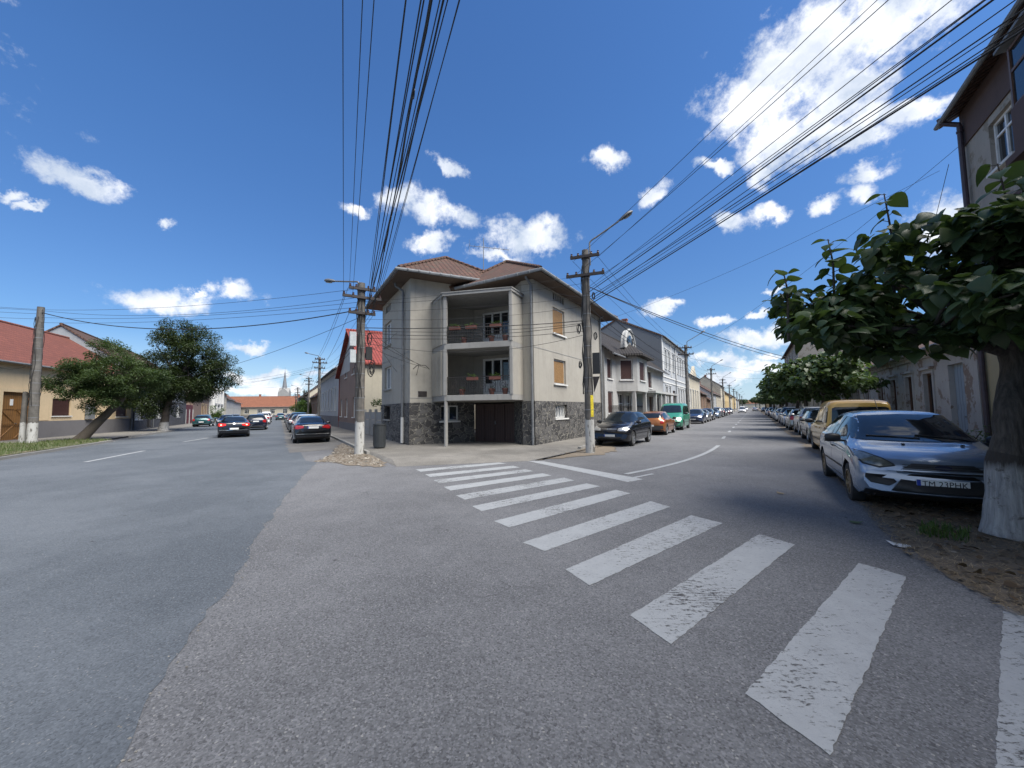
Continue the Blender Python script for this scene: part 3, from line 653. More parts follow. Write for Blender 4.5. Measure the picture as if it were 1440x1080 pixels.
_t.links.new(_a, _b.inputs['Base Color']); _b.inputs['Roughness'].default_value = .9; bumpn(_t, _b, mth(_t, 'ADD', _rid, mth(_t, 'MULTIPLY', _nb, .5)), 1.0, .03)
m_leaf_cat = leafmat('catalpa leaf', (.036, .066, .028), (.085, .125, .05), .28, .42)
m_leaf_walnut = leafmat('walnut leaf', (.018, .033, .010), (.042, .062, .018), .25, .5)
m_leaf_locust = leafmat('locust leaf', (.034, .062, .022), (.08, .115, .04), .3, .55)
m_leaf_bush = leafmat('bush leaf', (.04, .075, .02), (.10, .16, .04), .3, .5)
def limb(b, p, d, L, r, depth, ends, n=7, mi=0, gnarl=.25):
    pts = [Vector(p)]; dd = Vector(d).normalized(); rs = [r]; k = 5
    for i in range(k):
        dd = (dd+Vector((random.uniform(-1, 1), random.uniform(-1, 1), random.uniform(-.6, .8)))*gnarl*.5).normalized()
        pts.append(pts[-1]+dd*L/k); rs.append(r*(1-.55*(i+1)/k))
        if depth <= 1: ends.append((pts[-1].copy(), dd.copy(), depth))
    b.tube(pts, rs, n, True, mi)
    if depth > 0:
        for j in range(random.choice((2, 3, 3))):
            a = random.uniform(.35, .95); q = pts[random.choice((3, 4, 5))]
            ax = dd.cross(Vector((random.uniform(-1, 1), random.uniform(-1, 1), random.uniform(-1, 1)))).normalized()
            limb(b, q, Matrix.Rotation(a, 3, ax) @ dd, L*random.uniform(.6, .8), rs[-1]*.95, depth-1, ends, max(5, n-1), mi, gnarl)
def clump_points(centers, radii, n, shell=.45, squash=.8):
    """leaf points spread in the clumps, denser towards each clump's skin"""
    centers = np.array(centers); radii = np.array(radii); w_ = radii**2; w_ = w_/w_.sum()
    idx = rng.choice(len(centers), n, p=w_)
    d = rng.normal(size=(n, 3)); d /= np.linalg.norm(d, axis=1)[:, None]
    rr = radii[idx]*(shell+(1-shell)*rng.random(n)**.6)*rng.uniform(.8, 1.12, n)
    P = centers[idx]+d*rr[:, None]*np.array([1, 1, squash]); return P, d
# ------------------------------------------------------------------ street coordinates
def RS(s, n): return (s*.53+n*.848, s*.848-n*.53)        # right-hand street: s along it, n to its right
def LS(s, n): return (-s*.517+n*.856, s*.856+n*.517)     # left-hand street
AR = math.atan2(.848, .53); AL = math.atan2(.856, -.517)
m_asph = asphalt('rough asphalt', (.122, .124, .130), (.152, .154, .160), .85)
m_asph2 = asphalt('smooth asphalt', (.084, .097, .112), (.108, .121, .136), .6)
m_parkstrip = asphalt('dusty parking strip', (.125, .12, .115), (.155, .15, .14), .5)
m_pave = asphalt('pavement asphalt', (.145, .138, .125), (.20, .19, .172), .5)
m_kerb = wallmat('kerb stone', (.26, .255, .24), .5, .6, 30, .1)
m_dirt = wallmat('dry dirt', (.17, .14, .105), .6, 1.0, 25, 0)
m_grassground = wallmat('worn turf', (.085, .095, .04), .5, 1.0, 30, 0, patch=(.17, .14, .095))
def ragged(poly, step=.04, amp=.0035):
    out_ = []; e = 0
    for a, b in zip(poly, poly[1:]+poly[:1]):
        L = math.hypot(b[0]-a[0], b[1]-a[1]); k = max(1, min(400, int(L/step))); nx, ny = -(b[1]-a[1])/L, (b[0]-a[0])/L
        for i in range(k):
            e = (.6*e if amp > .02 else .2*e)+random.gauss(0, amp) if i else 0
            out_.append((a[0]+(b[0]-a[0])*i/k+nx*e, a[1]+(b[1]-a[1])*i/k+ny*e))
    return out_
def sheet(name, poly, z, mat, kind='structure', rag=None):
    if rag: poly = ragged(poly, rag[0], rag[1])
    o = MB().face([(x, y, z) for x, y in poly]).build(name, mat); o['kind'] = kind
    if o.data.polygons[0].normal.z < 0: o.data.flip_normals()
    return o
g = MB()
for i in range(-12, 16):
    for j in range(-8, 24): g.face([(i*50, j*50, 0), (i*50+50, j*50, 0), (i*50+50, j*50+50, 0), (i*50, j*50+50, 0)])
g.build('road', m_asph)['kind'] = 'structure'
seam = [(-.9,-2), (-1.4,.6), (-1.92,1.95), (-2.32,2.76), (-2.68,3.71), (-3.34,5.1), (-4.43,7.58), (-5.64,10.6), (-6.42,12.8)]
sp = []
for (a, b) in zip(seam[:-1], seam[1:]):
    k = max(2, int((Vector(b)-Vector(a)).length/.12))
    for i in range(k):
        t_ = i/k; sp.append((a[0]+(b[0]-a[0])*t_+random.gauss(0, .015)+.03*math.sin(2.3*(a[1]+(b[1]-a[1])*t_))*math.sin(5.1*(a[1]+(b[1]-a[1])*t_)+1), a[1]+(b[1]-a[1])*t_))
left_edge = [(-10,-4), (-14.5,6.5), (-18.9,14.3), (-22,19.8), (-26.5,27), (-31.4,35.5), LS(62,-9), LS(160,-9)]
main_road = sp+[LS(14.9,.8), LS(160,.3)]+left_edge[::-1]+[(-6,-8)]
sheet('main_road', main_road, .004, m_asph2)
sheet('road', [LS(18.2,.35), LS(18.8,3.0), LS(160,3.0), LS(160,.3)], .006, m_parkstrip, rag=(.3, .05)).name = 'parking_strip'
# loose grit caught along the join between the two asphalt surfaces
g = MB()
for (x, y) in sp[8:]:
    for k in range(2):
        r = random.uniform(.004, .013); a = random.uniform(0, 6); cx, cy = x+random.gauss(.01, .035), y+random.gauss(0, .05)
        g.add([(cx+r*math.cos(a+q*1.57), cy+r*math.sin(a+q*1.57)*.7, .004) for q in range(4)]+[(cx, cy, .004+r*.6)], [(0, 1, 4), (1, 2, 4), (2, 3, 4), (3, 0, 4)])
m_grit = simple('light grit', (.22, .21, .19), .9, var=.4, vs=30)
g.build('grit', m_grit)['kind'] = 'stuff'
# corner pavement: flat top, sloping front edge down to the crossing
top_ = [(-3.9,12.55), (-.1,13.35), (2.45,16.1), RS(17.3,-6.2), RS(24,-6.2), RS(24,-9.5), (0,29), LS(29,6.2), LS(29,3.0), LS(17.3,3.05)]
low_ = [(-3.45,11.55), (.5,12.45), (2.75,15.7), RS(17.3,-6.05)]
g = MB(); g.face([(x, y, .1) for x, y in top_])
lo = [(x, y, .003) for x, y in low_]; tp = [(x, y, .1) for x, y in top_[:4]]
for i in range(3): g.face([lo[i], lo[i+1], tp[i+1], tp[i]])
g.face([lo[0], tp[0], (*LS(17.3,3.05), .1), (*LS(17.2,2.95), .003)])
pv = g.build('pavement', m_pave); pv['kind'] = 'structure'
def kerb(name, pts, wdt=.14, z=.13):
    g = MB()
    for a, b in zip(pts[:-1], pts[1:]):
        T = seg(a, b); n = max(1, int(T.L/1.0))
        if T.L > 80: n = int(T.L/4)
        for i in range(n): g.bx(T, T.L*i/n+.006, T.L*(i+1)/n-.006, 0, wdt, -.02, z+random.uniform(-.01, .006))
    g.build(name, m_kerb)['kind'] = 'structure'
kerb('kerb', [(2.75,15.75), RS(17.2,-6.05)], .12, .115)
sheet('pavement', [RS(24,-6.2), RS(400,-6.2), RS(400,-8.1), RS(24,-8.1)], .1, m_pave)
kerb('kerb', [RS(17.2,-6.19), RS(400,-6.19)])
sheet('pavement', [LS(29,3.0), LS(29,5.2), LS(160,5.2), LS(160,3.0)], .1, m_pave)
kerb('kerb', [LS(160,2.88), LS(15.6,2.9)], .12, .12)
# left pavement and verge
sheet('pavement', [(-33.5,14), (-28.6,14), (-22.6,19.9), (-26.9,26.6), (-31.8,35.4), LS(62,-9.3), LS(160,-9.3), LS(160,-12.6), (-38,37), (-33.4,24)], .1, m_pave)
kerb('kerb', [LS(160,-9.15), LS(62,-9.15), (-31.6,35.4), (-26.7,26.9)], .14)
verge = [(-10.5,-4), (-14.9,6.5), (-19.3,14.3), (-22.3,19.7), (-24.3,23.5), (-27.6,25), (-27.8,22.5), (-29.5,20), (-26,12), (-20,-4)]
sheet('verge', verge, .115, m_grassground)
kerb('kerb', [(-24.1,23.2), (-22.15,19.7), (-19.1,14.3), (-14.7,6.5), (-10.3,-4)], .13, .12)
# right-hand dirt strip with trees, pavement behind it
dirt = [(4.3,-4), (3.75,1.5), (3.98,3.12), (4.45,4.36), (5.25,5.6), (5.8,6.4)]+[RS(s, 1.75+.12*math.sin(s*1.7)) for s in (9.5,12,15,18,22,28,40,60,100,400)]+[RS(400,3.5), RS(8,3.5), RS(4,3.3), (6.5,-4)]
sheet('dirt_strip', dirt, .006, m_dirt, rag=(.2, .04))
sheet('pavement', [RS(-14,3.6), RS(400,3.6), RS(400,5.6), RS(-14,5.6)], .06, m_pave)

# painted markings with worn-through patches
def paint(name, c=(.335, .35, .36), wear=.5, sc_=(3, 14, 1)):
    m, t, b = newmat(name); v = coord(t, scale=sc_); v0 = coord(t)
    w1 = noise(t, v, 2.6, 10, .78); w2 = noise(t, v0, .9, 3, .5); w3 = noise(t, v0, 30, 4, .7)
    tot = mth(t, 'ADD', mth(t, 'MULTIPLY', w1, 1.0), mth(t, 'MULTIPLY', w2, wear))
    tot = mth(t, 'ADD', tot, mth(t, 'MULTIPLY', w3, .42))
    f = remap(t, tot, .985, 1.05)
    a = mixc(t, noise(t, v0, 5, 6), sc(c, .78), sc(c, 1.1))
    a = mixc(t, mth(t, 'MULTIPLY', remap(t, w3, .5, .8), .35), a, sc(c, .5))
    vo = N(t, 'ShaderNodeTexVoronoi'); vo.inputs['Scale'].default_value = 95; t.links.new(v0, vo.inputs['Vector'])
    s2 = N(t, 'ShaderNodeSeparateColor'); t.links.new(vo.outputs['Color'], s2.inputs[0])
    asp = mixc(t, mth(t, 'POWER', s2.outputs[0], 2), (.045, .045, .048), (.15, .15, .15))
    a = mixc(t, f, a, asp)
    t.links.new(a, b.inputs['Base Color']); b.inputs['Roughness'].default_value = .8; b.inputs['Specular IOR Level'].default_value = .3
    bumpn(t, b, mth(t, 'SUBTRACT', mth(t, 'MULTIPLY', vo.outputs[0], -.6), f), .5, .005)
    return m
def rotpaint(name, ang, **k):
    m = paint(name, **k)
    for n in m.node_tree.nodes:
        if n.type == 'MAPPING' and n.inputs['Scale'].default_value[1] > 2: n.inputs['Rotation'].default_value = (0, 0, -ang)
    return m
m_stripe = rotpaint('worn crossing paint', R(40)+PI/2, wear=.42)
m_line = paint('worn lane paint', wear=.35, sc_=(4, 4, 1))
stripes = [[(2.47,1.42),(4.19,2.74),(3.89,3.18),(2.17,1.86)], [(1.48,1.93),(3.77,3.82),(3.61,4.15),(1.32,2.33)], [(1.09,2.80),(3.35,4.71),(3.18,5.11),(.92,3.18)],
 [(.70,3.71),(2.97,5.59),(2.72,6.01),(.53,4.08)], [(.36,4.60),(2.61,6.53),(2.43,6.93),(.11,4.90)], [(-.06,5.51),(2.27,7.58),(2.08,7.92),(-.29,5.83)],
 [(-.52,6.40),(1.85,8.30),(1.62,8.63),(-.71,6.74)], [(-.90,7.22),(1.41,9.0),(1.22,9.38),(-1.11,7.58)], [(-1.29,8.05),(.96,9.70),(.76,10.05),(-1.5,8.43)],
 [(-1.67,8.86),(.54,10.4),(.34,10.75),(-1.89,9.25)], [(-2.06,9.69),(.20,11.1),(0.0,11.45),(-2.28,10.1)], [(-2.5,10.55),(-.2,11.92),(-.45,12.2),(-2.75,10.95)]]
for q in stripes: sheet('crosswalk_stripe', ragged(q), .004, m_stripe)
sheet('stop_line', ragged([(.46,12.45),(2.57,8.73),(3.02,9.05),(.98,12.3)][0:4]), .004, m_line)
def ribbon(name, pts, w_, z=.0085):
    s_ = strip(pts, w_); sheet(name, [tuple(p) for p in s_], z, m_line)
cv = [(2.82,9.76), (3.95,10.7), (5.13,11.85), (6.6,13.55), (7.8,15.15), (8.85,16.7)]
cvx, cvy = pchip([0,1,2,3,4,5], [p[0] for p in cv]), pchip([0,1,2,3,4,5], [p[1] for p in cv])
ribbon('curved_lane_line', [(cvx(i/6), cvy(i/6)) for i in range(31)], .15)
ribbon('lane_dash', [(2.55,9.0), (3.5,9.75)], .1)
for s in (22.9, 28.9, 34.9, 40.9, 47, 53, 59, 65, 71, 77, 83, 90, 97, 104): ribbon('lane_dash', [RS(s,-1.42), RS(s+1.9,-1.44)], .15)
ribbon('lane_dash', [(-14.92,13.56), (-16.58,17.46)], .16); ribbon('lane_dash', [(-19.2,22.6), (-20.4,25.9)], .16)
for s in (40, 47, 54, 61, 68): ribbon('lane_dash', [LS(s,-4.0+.0*s), LS(s+3,-4.0)], .15)
# ------------------------------------------------------------------ buildings
def winobj(par, T, u0, u1, z0, z1, d=.12, style='w', fm=None, sill=True, mull=1, trans=False, shc=None, trim=None, name='window', gm=None):
    """a window set into its opening: frame > pane / shutter / sill"""
    fm = fm or m_frame; b = MB(); f = .06 if u1-u0 < 1.4 else .07; D0, D1 = d-.03, d+.05
    b.bx(T, u0, u0+f, D0, D1, z0, z1); b.bx(T, u1-f, u1, D0, D1, z0, z1)
    b.bx(T, u0+f, u1-f, D0, D1, z0, z0+f); b.bx(T, u0+f, u1-f, D0, D1, z1-f, z1)
    for i in range(mull):
        c = u0+(u1-u0)*(i+1)/(mull+1); b.bx(T, c-.03, c+.03, D0+.004, D1, z0+f, z1-f)
    if trans: zz = z0+(z1-z0)*.68; b.bx(T, u0+f, u1-f, D0+.006, D1, zz, zz+.05)
    o = b.build(name, fm, par)
    b = MB(); b.bx(T, u0+f*.5, u1-f*.5, d+.012, d+.03, z0+f*.5, z1-f*.5); b.build('pane', gm or m_glass, o)
    if style == 's':
        b = MB(); n = int((z1-z0-.12)/.055)
        for i in range(n): b.bx(T, u0+f, u1-f, d-.045, d-.03, z0+.07+i*.055, z0+.07+i*.055+.048)
        b.build('roller_shutter', shc, o)
    if sill:
        b = MB(); b.bx(T, u0-.07, u1+.07, -.09, d, z0-.07, z0); b.build('sill', sill if not isinstance(sill, bool) else m_white_trim, o)
    if trim:
        b = MB(); w_ = .14
        b.bx(T, u0-w_, u0, -.04, .02, z0, z1+w_); b.bx(T, u1, u1+w_, -.04, .02, z0, z1+w_); b.bx(T, u0, u1, -.04, .02, z1, z1+w_)
        b.bx(T, u0-w_-.06, u1+w_+.06, -.12, .02, z1+w_, z1+w_+.09); b.build('window_trim', trim, o)
    return o
def wallface(b, T, u0, u1, z0, z1, holes=(), dep=.22, mi=0):
    """wall with openings; reveals go dep deep"""
    us = sorted(set([u0, u1]+[x for h in holes for x in h[:2]])); zs = sorted(set([z0, z1]+[x for h in holes for x in h[2:4]]))
    us = [u for u in us if u0 <= u <= u1]; zs = [z for z in zs if z0 <= z <= z1]
    inh = lambda u, z: any(h[0] < u < h[1] and h[2] < z < h[3] for h in holes)
    for i in range(len(us)-1):
        for j in range(len(zs)-1):
            if not inh((us[i]+us[i+1])/2, (zs[j]+zs[j+1])/2):
                b.face([T(us[i], 0, zs[j]), T(us[i+1], 0, zs[j]), T(us[i+1], 0, zs[j+1]), T(us[i], 0, zs[j+1])], mi)
    for h in holes:
        a0, a1, c0, c1 = max(h[0], u0), min(h[1], u1), max(h[2], z0), min(h[3], z1)
        if a0 >= a1 or c0 >= c1: continue
        b.face([T(a0, 0, c0), T(a0, 0, c1), T(a0, dep, c1), T(a0, dep, c0)], mi); b.face([T(a1, 0, c1), T(a1, 0, c0), T(a1, dep, c0), T(a1, dep, c1)], mi)
        if c1 == h[3]: b.face([T(a0, 0, c1), T(a1, 0, c1), T(a1, dep, c1), T(a0, dep, c1)], mi)
        if c0 == h[2]: b.face([T(a1, 0, c0), T(a0, 0, c0), T(a0, dep, c0), T(a1, dep, c0)], mi)
def pipe(par, T, u, z0, z1, d=-.09, r=.05, mat=None, name='downpipe', jog=True):
    b = MB(); pts = [T(u, d, z0), T(u, d, z1-.35)]+([T(u, d-.02, z1-.25), T(u-.05, d-.35, z1-.05), T(u-.05, d-.37, z1+.1)] if jog else [])
    b.tube(pts, r, 10)
    for i in range(3):
        z = z0+.3+(z1-z0-.8)*i/2; b.tube([T(u, d, z), T(u, d, z+.05)], r*1.25, 10)
    return b.build(name, mat or m_zinc, par, True)
def door(par, T, u0, u1, z0, z1, mat, d=.14, leaves=1, name='door', pan=True):
    b = MB(); n = leaves
    for i in range(n):
        a0, a1 = u0+(u1-u0)*i/n+.006, u0+(u1-u0)*(i+1)/n-.006
        b.bx(T, a0, a1, d, d+.05, z0, z1)
        if pan:
            for (q0, q1) in ((.06, .45), (.52, .94)):
                b.bx(T, a0+.1, a1-.1, d-.012, d, z0+(z1-z0)*q0, z0+(z1-z0)*q1)
    o = b.build(name, mat, par)
    b = MB(); b.bx(T, (u0+u1)/2+.05, (u0+u1)/2+.16, d-.06, d-.035, z0+1.02, z0+1.05); b.bx(T, (u0+u1)/2+.05, (u0+u1)/2+.07, d-.06, d, z0+1.02, z0+1.05); b.build('handle', m_zinc, o)
    return o
def house(name, label, loc, rz, L, D, H, wall, roofm, ops, pitch=32, oh=.45, basem=None, baseh=0, roof='gable', chim=0, gutter=True, pipes=(), cornice=None, group=None, cat='house', pilas=(), band=None, fm=None, bands=(), z0=.1, ohg=.12, shc=None, side_ops=(), trim=None, chimat=None):
    root = thing(name, label, cat, (loc[0], loc[1], z0), rz, group)
    F = seg((0, 0), (L, 0)); holes = [(o[0], o[1], o[2], o[3]) for o in ops if o[4] != 'x']
    b = MB(); bh = baseh if basem else 0
    wallface(b, F, 0, L, bh, H, holes)
    Rt, Bk, Lf = seg((L, 0), (L, D)), seg((L, D), (0, D)), seg((0, D), (0, 0))
    wallface(b, Rt, 0, D, 0, H, [o[:4] for o in side_ops if o[5] == 'R']); wallface(b, Bk, 0, L, 0, H); wallface(b, Lf, 0, D, 0, H, [o[:4] for o in side_ops if o[5] == 'L'])
    rise = math.tan(R(pitch))*D/2
    if roof == 'gable':
        b.face([(0, 0, H), (0, D, H), (0, D/2, H+rise)]); b.face([(L, D, H), (L, 0, H), (L, D/2, H+rise)])
    if roof == 'front':
        rise = math.tan(R(pitch))*L/2
        b.face([(0, 0, H), (L, 0, H), (L/2, 0, H+rise)]); b.face([(L, D, H), (0, D, H), (L/2, D, H+rise)])
    wo = b.build('wall', wall, root)
    if basem:
        b = MB(); wallface(b, seg((-.03, -.04), (L+.03, -.04)), 0, L+.06, 0, bh, [(h[0]+.03, h[1]+.03, h[2], h[3]) for h in holes if h[2] < bh], .26); b.face([(-.03, -.04, bh), (L+.03, -.04, bh), (L+.03, .02, bh), (-.03, .02, bh)])
        b.face([(-.03, .3, 0), (-.03, -.04, 0), (-.03, -.04, bh), (-.03, .3, bh)]); b.face([(L+.03, -.04, 0), (L+.03, .3, 0), (L+.03, .3, bh), (L+.03, -.04, bh)])
        b.build('plinth', basem, root)
    t = .14
    if roof in ('gable', 'front', 'hip', 'flat'):
        b = MB()
        if roof == 'gable':
            for s in (0, 1):
                y0 = -oh if s == 0 else D+oh; z_ = H-math.tan(R(pitch))*oh+.05; zr = H+rise+.05
                P = [(-ohg, y0, z_), (L+ohg, y0, z_), (L+ohg, D/2, zr), (-ohg, D/2, zr)]
                P = P+[(x, y, z-t) for x, y, z in P]
                fs = [(0, 1, 2, 3), (7, 6, 5, 4), (0, 4, 5, 1), (1, 5, 6, 2), (3, 7, 4, 0)]
                if s: fs = [tuple(reversed(f)) for f in fs]
                b.add(P, fs)
            b.tube([(-ohg-.02, D/2, H+rise+.06), (L+ohg+.02, D/2, H+rise+.06)], .11, 8)
        elif roof == 'front':
            for s in (0, 1):
                x0 = -oh if s == 0 else L+oh; z_ = H-math.tan(R(pitch))*oh+.05; zr = H+rise+.05
                P = [(x0, -ohg-.25, z_), (L/2, -ohg-.25, zr), (L/2, D+ohg, zr), (x0, D+ohg, z_)]
                P = P+[(x, y, z-t) for x, y, z in P]
                fs = [(0, 1, 2, 3), (7, 6, 5, 4), (0, 4, 5, 1), (3, 7, 4, 0), (2, 6, 7, 3)]
                if s: fs = [tuple(reversed(f)) for f in fs]
                b.add(P, fs)
            b.tube([(L/2, -ohg-.28, H+rise+.06), (L/2, D+ohg+.02, H+rise+.06)], .11, 8)
        elif roof == 'hip':
            r_ = math.tan(R(pitch))*(D/2+oh); zb_ = H-.02; q = min(D/2, L/2)
            P = [(-oh, -oh, zb_), (L+oh, -oh, zb_), (L+oh, D+oh, zb_), (-oh, D+oh, zb_), (q, D/2, zb_+r_), (L-q, D/2, zb_+r_)]
            b.add(P+[(x, y, z-t) for x, y, z in P[:4]], [(0, 1, 5, 4), (1, 2, 5), (2, 3, 4, 5), (3, 0, 4), (0, 6, 7, 1), (1, 7, 8, 2), (2, 8, 9, 3), (3, 9, 6, 0), (9, 8, 7, 6)])
            for a_, c_ in ((0, 4), (1, 5), (2, 5), (3, 4), (4, 5)): b.tube([P[a_], P[c_]], .09, 6)
        else:
            b.bx(F, -.1, L+.1, -.12, D+.1, H, H+.18)
        ro = b.build('roof', roofm, root)
        for k in range(chim):
            b = MB(); cx = L*(k+.6)/(chim+.3); b.box((cx, D/2+.4, H+rise*.9+.35), (.55, .55, 1.7)); b.box((cx, D/2+.4, H+rise*.9+1.24), (.68, .68, .12)); b.build('chimney', chimat or m_brick, ro)
    if gutter and roof in ('gable', 'hip'):
        b = MB(); zz = (H-math.tan(R(pitch))*oh if roof == 'gable' else H-.08)-.04; b.tube([(-ohg, -oh-.06, zz), (L+ohg, -oh-.06, zz)], .065, 8); b.build('gutter', m_zinc, root, True)
    for u in pipes: pipe(root, F, u, .05, H-.1)
    if cornice:
        b = MB(); b.bx(F, 0, L, -.10, 0, H-.42, H-.30); b.bx(F, 0, L, -.20, 0, H-.30, H-.04)
        for (u0, u1, z_) in pilas: b.bx(F, u0, u1, -.07, 0, z_, H-.42)
        b.build('cornice', cornice, root)
    for z_ in bands:
        b = MB(); b.bx(F, 0, L, -.06, 0, z_, z_+.14); b.build('string_course', cornice or m_white_trim, root)
    for o in ops:
        u0, u1, z0_, z1_, k = o[:5]
        if k == 'w': winobj(root, F, u0, u1, z0_, z1_, .12, 'w', fm, True, 1 if u1-u0 < 1.6 else 2, u1-u0 > .9, trim=trim)
        elif k == 'c': winobj(root, F, u0, u1, z0_, z1_, .12, 'w', fm, True, 1 if u1-u0 < 1.6 else 3, False, trim=trim, gm=m_curtain)
        elif k == 's': winobj(root, F, u0, u1, z0_, z1_, .12, 's', fm, True, 0, shc=shc or m_shut_brown, trim=trim)
        elif k == 'v': winobj(root, F, u0, u1, z0_, z1_, .12, 'w', m_darkmetal, False, 0)
        elif k == 'd': door(root, F, u0, u1, z0_, z1_, o[5] if len(o) > 5 else m_doorwood)
        elif k == 'g': door(root, F, u0, u1, z0_, z1_, o[5] if len(o) > 5 else m_gatewood, leaves=2, name='gate')
    for o in side_ops:
        T = Rt if o[5] == 'R' else Lf
        winobj(root, T, o[0], o[1], o[2], o[3], .12, 'w', fm, True, 1)
    return root
m_shut_yellow = simple('ochre roller shutter', (.27, .155, .06), .6)
m_shut_brown = simple('dark red brown shutter', (.055, .022, .018), .6)
m_doorwood = woodmat('dark wood door', (.07, .035, .02), .14)
m_gatewood = woodmat('painted ochre gate boards', (.22, .105, .028), .16)
m_garage = woodmat('dark brown garage boards', (.045, .022, .018), .13)
m_brick = simple('brick', (.24, .10, .07), .9, var=.3, vs=12)
m_tile_red = tilemat('red clay tiles', (.25, .078, .052), (.17, .055, .04))
m_tile_old = tilemat('weathered clay tiles', (.125, .058, .038), (.078, .042, .03), .24, .34, moss=(.06, .045, .03))
m_tile_brown = tilemat('old brown tiles', (.13, .07, .05), (.09, .055, .042))
m_tile_orange = tilemat('orange tiles', (.33, .13, .07), (.26, .10, .06))
m_tile_bright = tilemat('bright red sheet tiles', (.33, .06, .045), (.28, .055, .04), .22, .35)
m_tile_dark = tilemat('dark shingles', (.035, .03, .03), (.055, .045, .04), .18, .14)
m_stucco = wallmat('beige roughcast', (.36, .34, .297), .45, 1.0, 45, .35)
m_stone = stonemat('dark crazy stone', 3.9, (.034, .033, .034), (.15, .145, .14), (.33, .315, .275), .07); 
m_slab = wallmat('balcony concrete', (.30, .295, .28), .5, .5, 30, .5)
m_soffit = simple('painted soffit boards', (.085, .06, .045), .8)

# ------------------------------------------------------------------ the corner house
A, B, C, Dp, E1, E0, Fp, K1, K2 = (-4.67,17.57), (-7.62,22.48), (-1.89,19.1), (.12,18.15), (.47,17.1), (.98,16.82), (5.62,24.25), (.6,27.3), (-2.4,25.7)
root = thing('corner_house', 'beige corner house on a dark stone base with two balconies over brown garage doors', 'house', (0, 0, 0))
TL, TF, TG, TR = seg(B, A), seg(A, C), seg(C, Dp), seg(E0, Fp)
Z0, ZS, ZL, ZR = .05, 2.02, 7.98, 7.72
L_win = [(.62,2.15,5.30,6.62), (.68,2.2,2.85,4.1)]; L_vent = (.85,2.05,7.2,7.6); L_bas = (.75,2.12,1.2,1.93)
R_win = [(1.97,3.35,5.36,6.66), (2.0,3.38,2.88,4.1)]; R_vent = (2.0,3.32,7.02,7.42); R_bas = (2.0,3.4,1.2,1.86)
b = MB()
wallface(b, TL, 0, TL.L, ZS, ZL, L_win+[L_vent]); wallface(b, TF, 0, TF.L, ZS, ZL, []); 
gd = [(.5,1.98,2.32,4.15), (.5,1.98,4.57,6.45)]
wallface(b, TG, 0, TG.L, ZS, ZR, gd)
for p, q in ((Dp, E1), (E1, E0), (Fp, K1), (K1, K2), (K2, B)): wallface(b, seg(p, q), 0, seg(p, q).L, ZS, ZR)
wallface(b, TR, 0, TR.L, ZS, ZR, R_win+[R_vent])
b.build('wall', m_stucco, root)
def off(T, d): 
    def Tn(u, dd, z): return T(u, dd-d, z)
    Tn.L = T.L; return Tn
b = MB(); garage = (.0+.02, TG.L-.02, .05, 1.95)
wallface(b, off(TL, .03), 0, TL.L+.03, Z0, ZS, [L_bas], .28); wallface(b, off(TF, .03), -.03, TF.L, Z0, ZS, [(1.45,2.35,1.15,1.88)], .28)
b.build('stone_base', m_stone, root); b = MB()
for p, q in ((Dp, E1), (E1, E0)): T = off(seg(p, q), .03); wallface(b, T, 0, T.L, Z0, ZS)
T = off(TR, .03); wallface(b, T, -.03, T.L, Z0, ZS, [R_bas], .28)
b.build('stone_base', m_stone, root)
for w_ in L_win: winobj(root, TL, *w_, .15, 'w', m_frame, m_slab, 1, gm=m_curtain)
for w_ in R_win: winobj(root, TR, *w_, .13, 's', m_frame, True, 0, shc=m_shut_yellow)
for T, v_ in ((TL, L_vent), (TR, R_vent)):
    b = MB(); n = 5
    for i in range(n): b.bx(T, v_[0]+(v_[1]-v_[0])*(i+.2)/n, v_[0]+(v_[1]-v_[0])*(i+.8)/n, .08, .13, v_[2], v_[3])
    b.build('attic_vent', m_slab, root); b = MB(); b.bx(T, v_[0], v_[1], .2, .21, v_[2], v_[3]); b.build('attic_vent', m_black, root)
winobj(root, TL, *L_bas, .16, 'w', m_darkmetal, m_slab, 2)
winobj(root, TF, 1.45,2.35,1.15,1.88, .14, 'w', m_white_trim, m_white_trim, 1)
o = winobj(root, TR, *R_bas, .18, 'w', m_frame, True, 3, gm=m_curtain)
m_greenglass = simple('green tinted frame', (.12, .30, .25), .4)
b = MB()
for i in range(5): u = 2.12+i*.27; b.tube([TR(u, .06, 1.2), TR(u+.13, .06, 1.5), TR(u, .06, 1.86)], .012, 5)
b.build('window_grille', m_white_trim, o)
# garage doors: four leaves
for i in range(4):
    u0, u1 = garage[0]+(garage[1]-garage[0])*i/4, garage[0]+(garage[1]-garage[0])*(i+1)/4
    b = MB(); b.bx(TG, u0+.01, u1-.01, .06, .11, .11, 1.93); b.bx(TG, u0+.02, u1-.02, .045, .06, .2, .32); b.bx(TG, u0+.02, u1-.02, .045, .06, 1.7, 1.82)
    o = b.build('garage_door', m_garage, root)
    if i == 2: b = MB(); b.bx(TG, u0+.04, u0+.07, 0, .06, .95, 1.12); b.build('handle', m_zinc, o)
